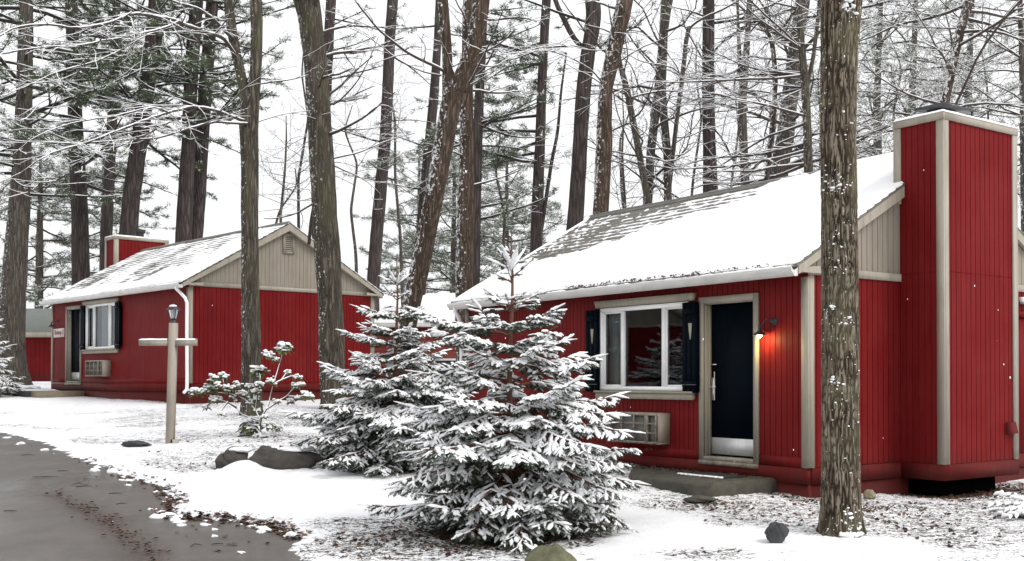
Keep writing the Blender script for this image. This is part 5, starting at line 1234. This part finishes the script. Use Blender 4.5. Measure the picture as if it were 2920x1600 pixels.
tree('leaning_tree', 'dark trunk leaning right behind the chimney top', 25, [[(2650,900,30),(2676,420,26),(2698,276,25),(2718,180,25),(2738,90,28),(2752,40,29),(2766,0,30)]], 'bark_vine', flare=1.1, group=g2, auto=[(-40, 330, 12, 2.6, 0, 12)], limbs=[([(2715,320,24),(2765,220,23.5),(2815,120,23),(2897,21,22.5),(2940,-20,22)], .03, .02, 1, .5)])
tree('leaning_tree', 'trunk clipped by the top right corner', 26, [[(2925,900,20),(2918,500,18),(2916,300,16),(2912,100,16),(2908,0,16)]], 'bark_grey', flare=1.1, group=g2, auto=[(-40, 420, 16, 3.0, -1, 8)])
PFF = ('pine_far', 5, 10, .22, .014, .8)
for i, (px, D, top_, lab) in enumerate(((2500, 38, 40, 'pale snowy hemlock with a crooked trunk between the thick tree and the chimney'), (2600, 40, 30, 'hazy snow-dusted hemlock left of the red chimney top'), (2760, 42, 60, 'faint snow-dusted hemlock above the red chimney'))):
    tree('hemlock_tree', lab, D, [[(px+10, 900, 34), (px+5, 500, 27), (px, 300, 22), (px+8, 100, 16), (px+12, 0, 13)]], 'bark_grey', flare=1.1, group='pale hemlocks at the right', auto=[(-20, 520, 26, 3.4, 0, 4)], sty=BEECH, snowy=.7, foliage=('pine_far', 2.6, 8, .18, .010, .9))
# paler pines farther back
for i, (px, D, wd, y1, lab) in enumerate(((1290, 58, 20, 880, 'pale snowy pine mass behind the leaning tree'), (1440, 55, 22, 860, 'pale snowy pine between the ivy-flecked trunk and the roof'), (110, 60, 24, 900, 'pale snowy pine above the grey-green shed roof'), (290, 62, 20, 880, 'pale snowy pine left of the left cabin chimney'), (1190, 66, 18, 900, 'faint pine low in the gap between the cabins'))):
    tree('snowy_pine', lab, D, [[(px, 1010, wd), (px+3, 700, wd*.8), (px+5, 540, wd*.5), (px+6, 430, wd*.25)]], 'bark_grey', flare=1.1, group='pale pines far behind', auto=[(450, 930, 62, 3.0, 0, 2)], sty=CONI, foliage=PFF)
# saplings and brush
for i, (px, D, y1, ln, lab) in enumerate(((1430, 34, 330, 1.9, 'bare curling sapling in the gap left of the brown pine'), (1770, 36, 200, 2.2, 'bare sapling behind the shaggy vine-covered trunk'), (1790, 31, 260, 1.8, 'thin twiggy sapling touching the roof right of the vine-covered trunk'), (1975, 35, 120, 2.4, 'twiggy sapling between the thin leaning stem and the straight pine'), (2075, 36, 150, 2.4, 'twiggy sapling right of the straight brown pine'), (2160, 34, 250, 2.2, 'twiggy sapling left of the crooked pale tree'), (2345, 36, 120, 2.4, 'twiggy sapling hidden partly by the thick tree'), (2470, 30, 200, 2.4, 'bare sapling right of the thick tree above the snowy roof'), (2560, 31, 100, 2.6, 'bare sapling just left of the red chimney top'), (2840, 30, 150, 2.6, 'bare sapling above the right edge of the red chimney'), (800, 40, 330, 2.2, 'bare crooked sapling right of the forked tree above the gable'), (760, 44, 480, 1.8, 'bare low sapling above the left cabin ridge'), (1020, 42, 300, 2.8, 'bare sapling in the white gap left of the straight bare pine'), (1150, 44, 120, 2.8, 'bare sapling right of the straight bare pine'), (860, 46, 120, 2.6, 'tall bare sapling in the sky gap left of the thick mossy trunk'))):
    lean = R.randn()*30
    tree('sapling', lab, D, [[(px, 900, 11), (px+lean*.2+R.randn()*9, 900-(900-y1)*.3, 9), (px+lean*.3+R.randn()*12, 900-(900-y1)*.5, 8), (px+lean*.75+R.randn()*12, 900-(900-y1)*.72, 6.5), (px+lean+R.randn()*16, 900-(900-y1)*.88, 5), (px+lean*1.3, y1, 2.5)]], 'bark_grey', flare=1.1, k=7, group=g3, auto=[(y1, 640 if px > 1400 else 600, 20 if px > 1400 else 14, ln, 0, 18)], sty=SCRUB)

# sparse flakes in the air
g = G(); n = 110; y = 6+R.rand(n)*13; x = (R.rand(n)*1.25-.15)*2920; px_ = x; py_ = 250+R.rand(n)*1250
C = np.array([at(a, b, c) for a, b, c in zip(px_, py_, y)]); C = C[(C[:, 2] > .2)]
for c in C:
    r_ = .0018+.0030*R.rand(); g.blob(tuple(c), (r_, r_, r_*1.7), k=4, lump=0)
o = g.build('snowflakes', M['snow'], smooth=True); tag(o, 'sparse snowflakes drifting in the air', 'snowflakes', kind='stuff')

# neighbours out of the frame to the left, mirrored in the cabin windows
def copy_tree(o, parent=None):
    c = o.copy(); COL.objects.link(c); c.parent = parent
    for ch in [q for q in bpy.data.objects if q.parent == o]: copy_tree(ch, c)
    return c
c = copy_tree(B); c.location = (-31, 21.0, 1.0); c.rotation_euler.z = .30; c['label'] = 'red cabin across the drive, seen only mirrored in the window panes'
pt = [q for q in bpy.data.objects if q.parent is None and q.name.startswith('pine_tree')]
for i, (x, y) in enumerate(((-36, 14), (-38, 19), (-37, 24), (-39, 29), (-34, 33), (-40, 36), (-38, 41), (-42, 9), (-31, 13))):
    c = copy_tree(pt[1+i % 4]); c.location = (x, y, .6); c.rotation_euler.z = i*1.3; c['label'] = 'pine across the drive, seen only mirrored in the window panes'; c['group'] = 'pines across the drive'
sp_ = [q for q in bpy.data.objects if q.parent is None and q.name.startswith('spruce_tree')]
for i, (x, y, k_) in enumerate(((-19.5, 18.4, .9), (-22.5, 20.6, 1.1))):
    c = copy_tree(sp_[1]); c.location = (x, y, .7); c.rotation_euler.z = 1+i; c['label'] = 'young spruce across the drive, seen only mirrored in the window panes'; c['group'] = 'spruces across the drive'

# ------------------------------------------------------------------ light
SUN_EL, SUN_AZ = math.radians(48), math.radians(115)   # azimuth clockwise from +Y
w = bpy.data.worlds.new("World"); sc.world = w; w.use_nodes = True
nt = w.node_tree; bg = nt.nodes['Background']
sky = nt.nodes.new('ShaderNodeTexSky'); sky.sky_type = 'NISHITA'; sky.sun_disc = False
sky.sun_elevation = SUN_EL; sky.sun_rotation = SUN_AZ; sky.dust_density = 6; sky.air_density = 1.5
hs = nt.nodes.new('ShaderNodeHueSaturation'); hs.inputs['Saturation'].default_value = .06
nt.links.new(sky.outputs[0], hs.inputs['Color'])
mx = nt.nodes.new('ShaderNodeMix'); mx.data_type = 'RGBA'; mx.inputs[0].default_value = .6
nt.links.new(hs.outputs[0], mx.inputs[6]); mx.inputs[7].default_value = (10.2, 10.25, 10.5, 1)
nt.links.new(mx.outputs[2], bg.inputs['Color']); bg.inputs['Strength'].default_value = .10
sd_ = bpy.data.lights.new('sun', 'SUN'); sd_.energy = .9; sd_.angle = math.radians(25); sd_.color = (1, .97, .93)
so = bpy.data.objects.new('sun', sd_); COL.objects.link(so)
d = Vector((math.sin(SUN_AZ)*math.cos(SUN_EL), math.cos(SUN_AZ)*math.cos(SUN_EL), math.sin(SUN_EL)))
so.rotation_euler = d.to_track_quat('Z', 'Y').to_euler()
vs = sc.view_settings; vs.view_transform = 'Standard'; vs.look = 'None'; vs.gamma = 1; vs.use_curve_mapping = False; vs.exposure = .62
sc.cycles.max_bounces = 6; sc.cycles.diffuse_bounces = 3; sc.cycles.glossy_bounces = 3; sc.cycles.transparent_max_bounces = 12; sc.cycles.transmission_bounces = 4
sc.cycles.use_denoising = True; sc.cycles.volume_bounces = 1
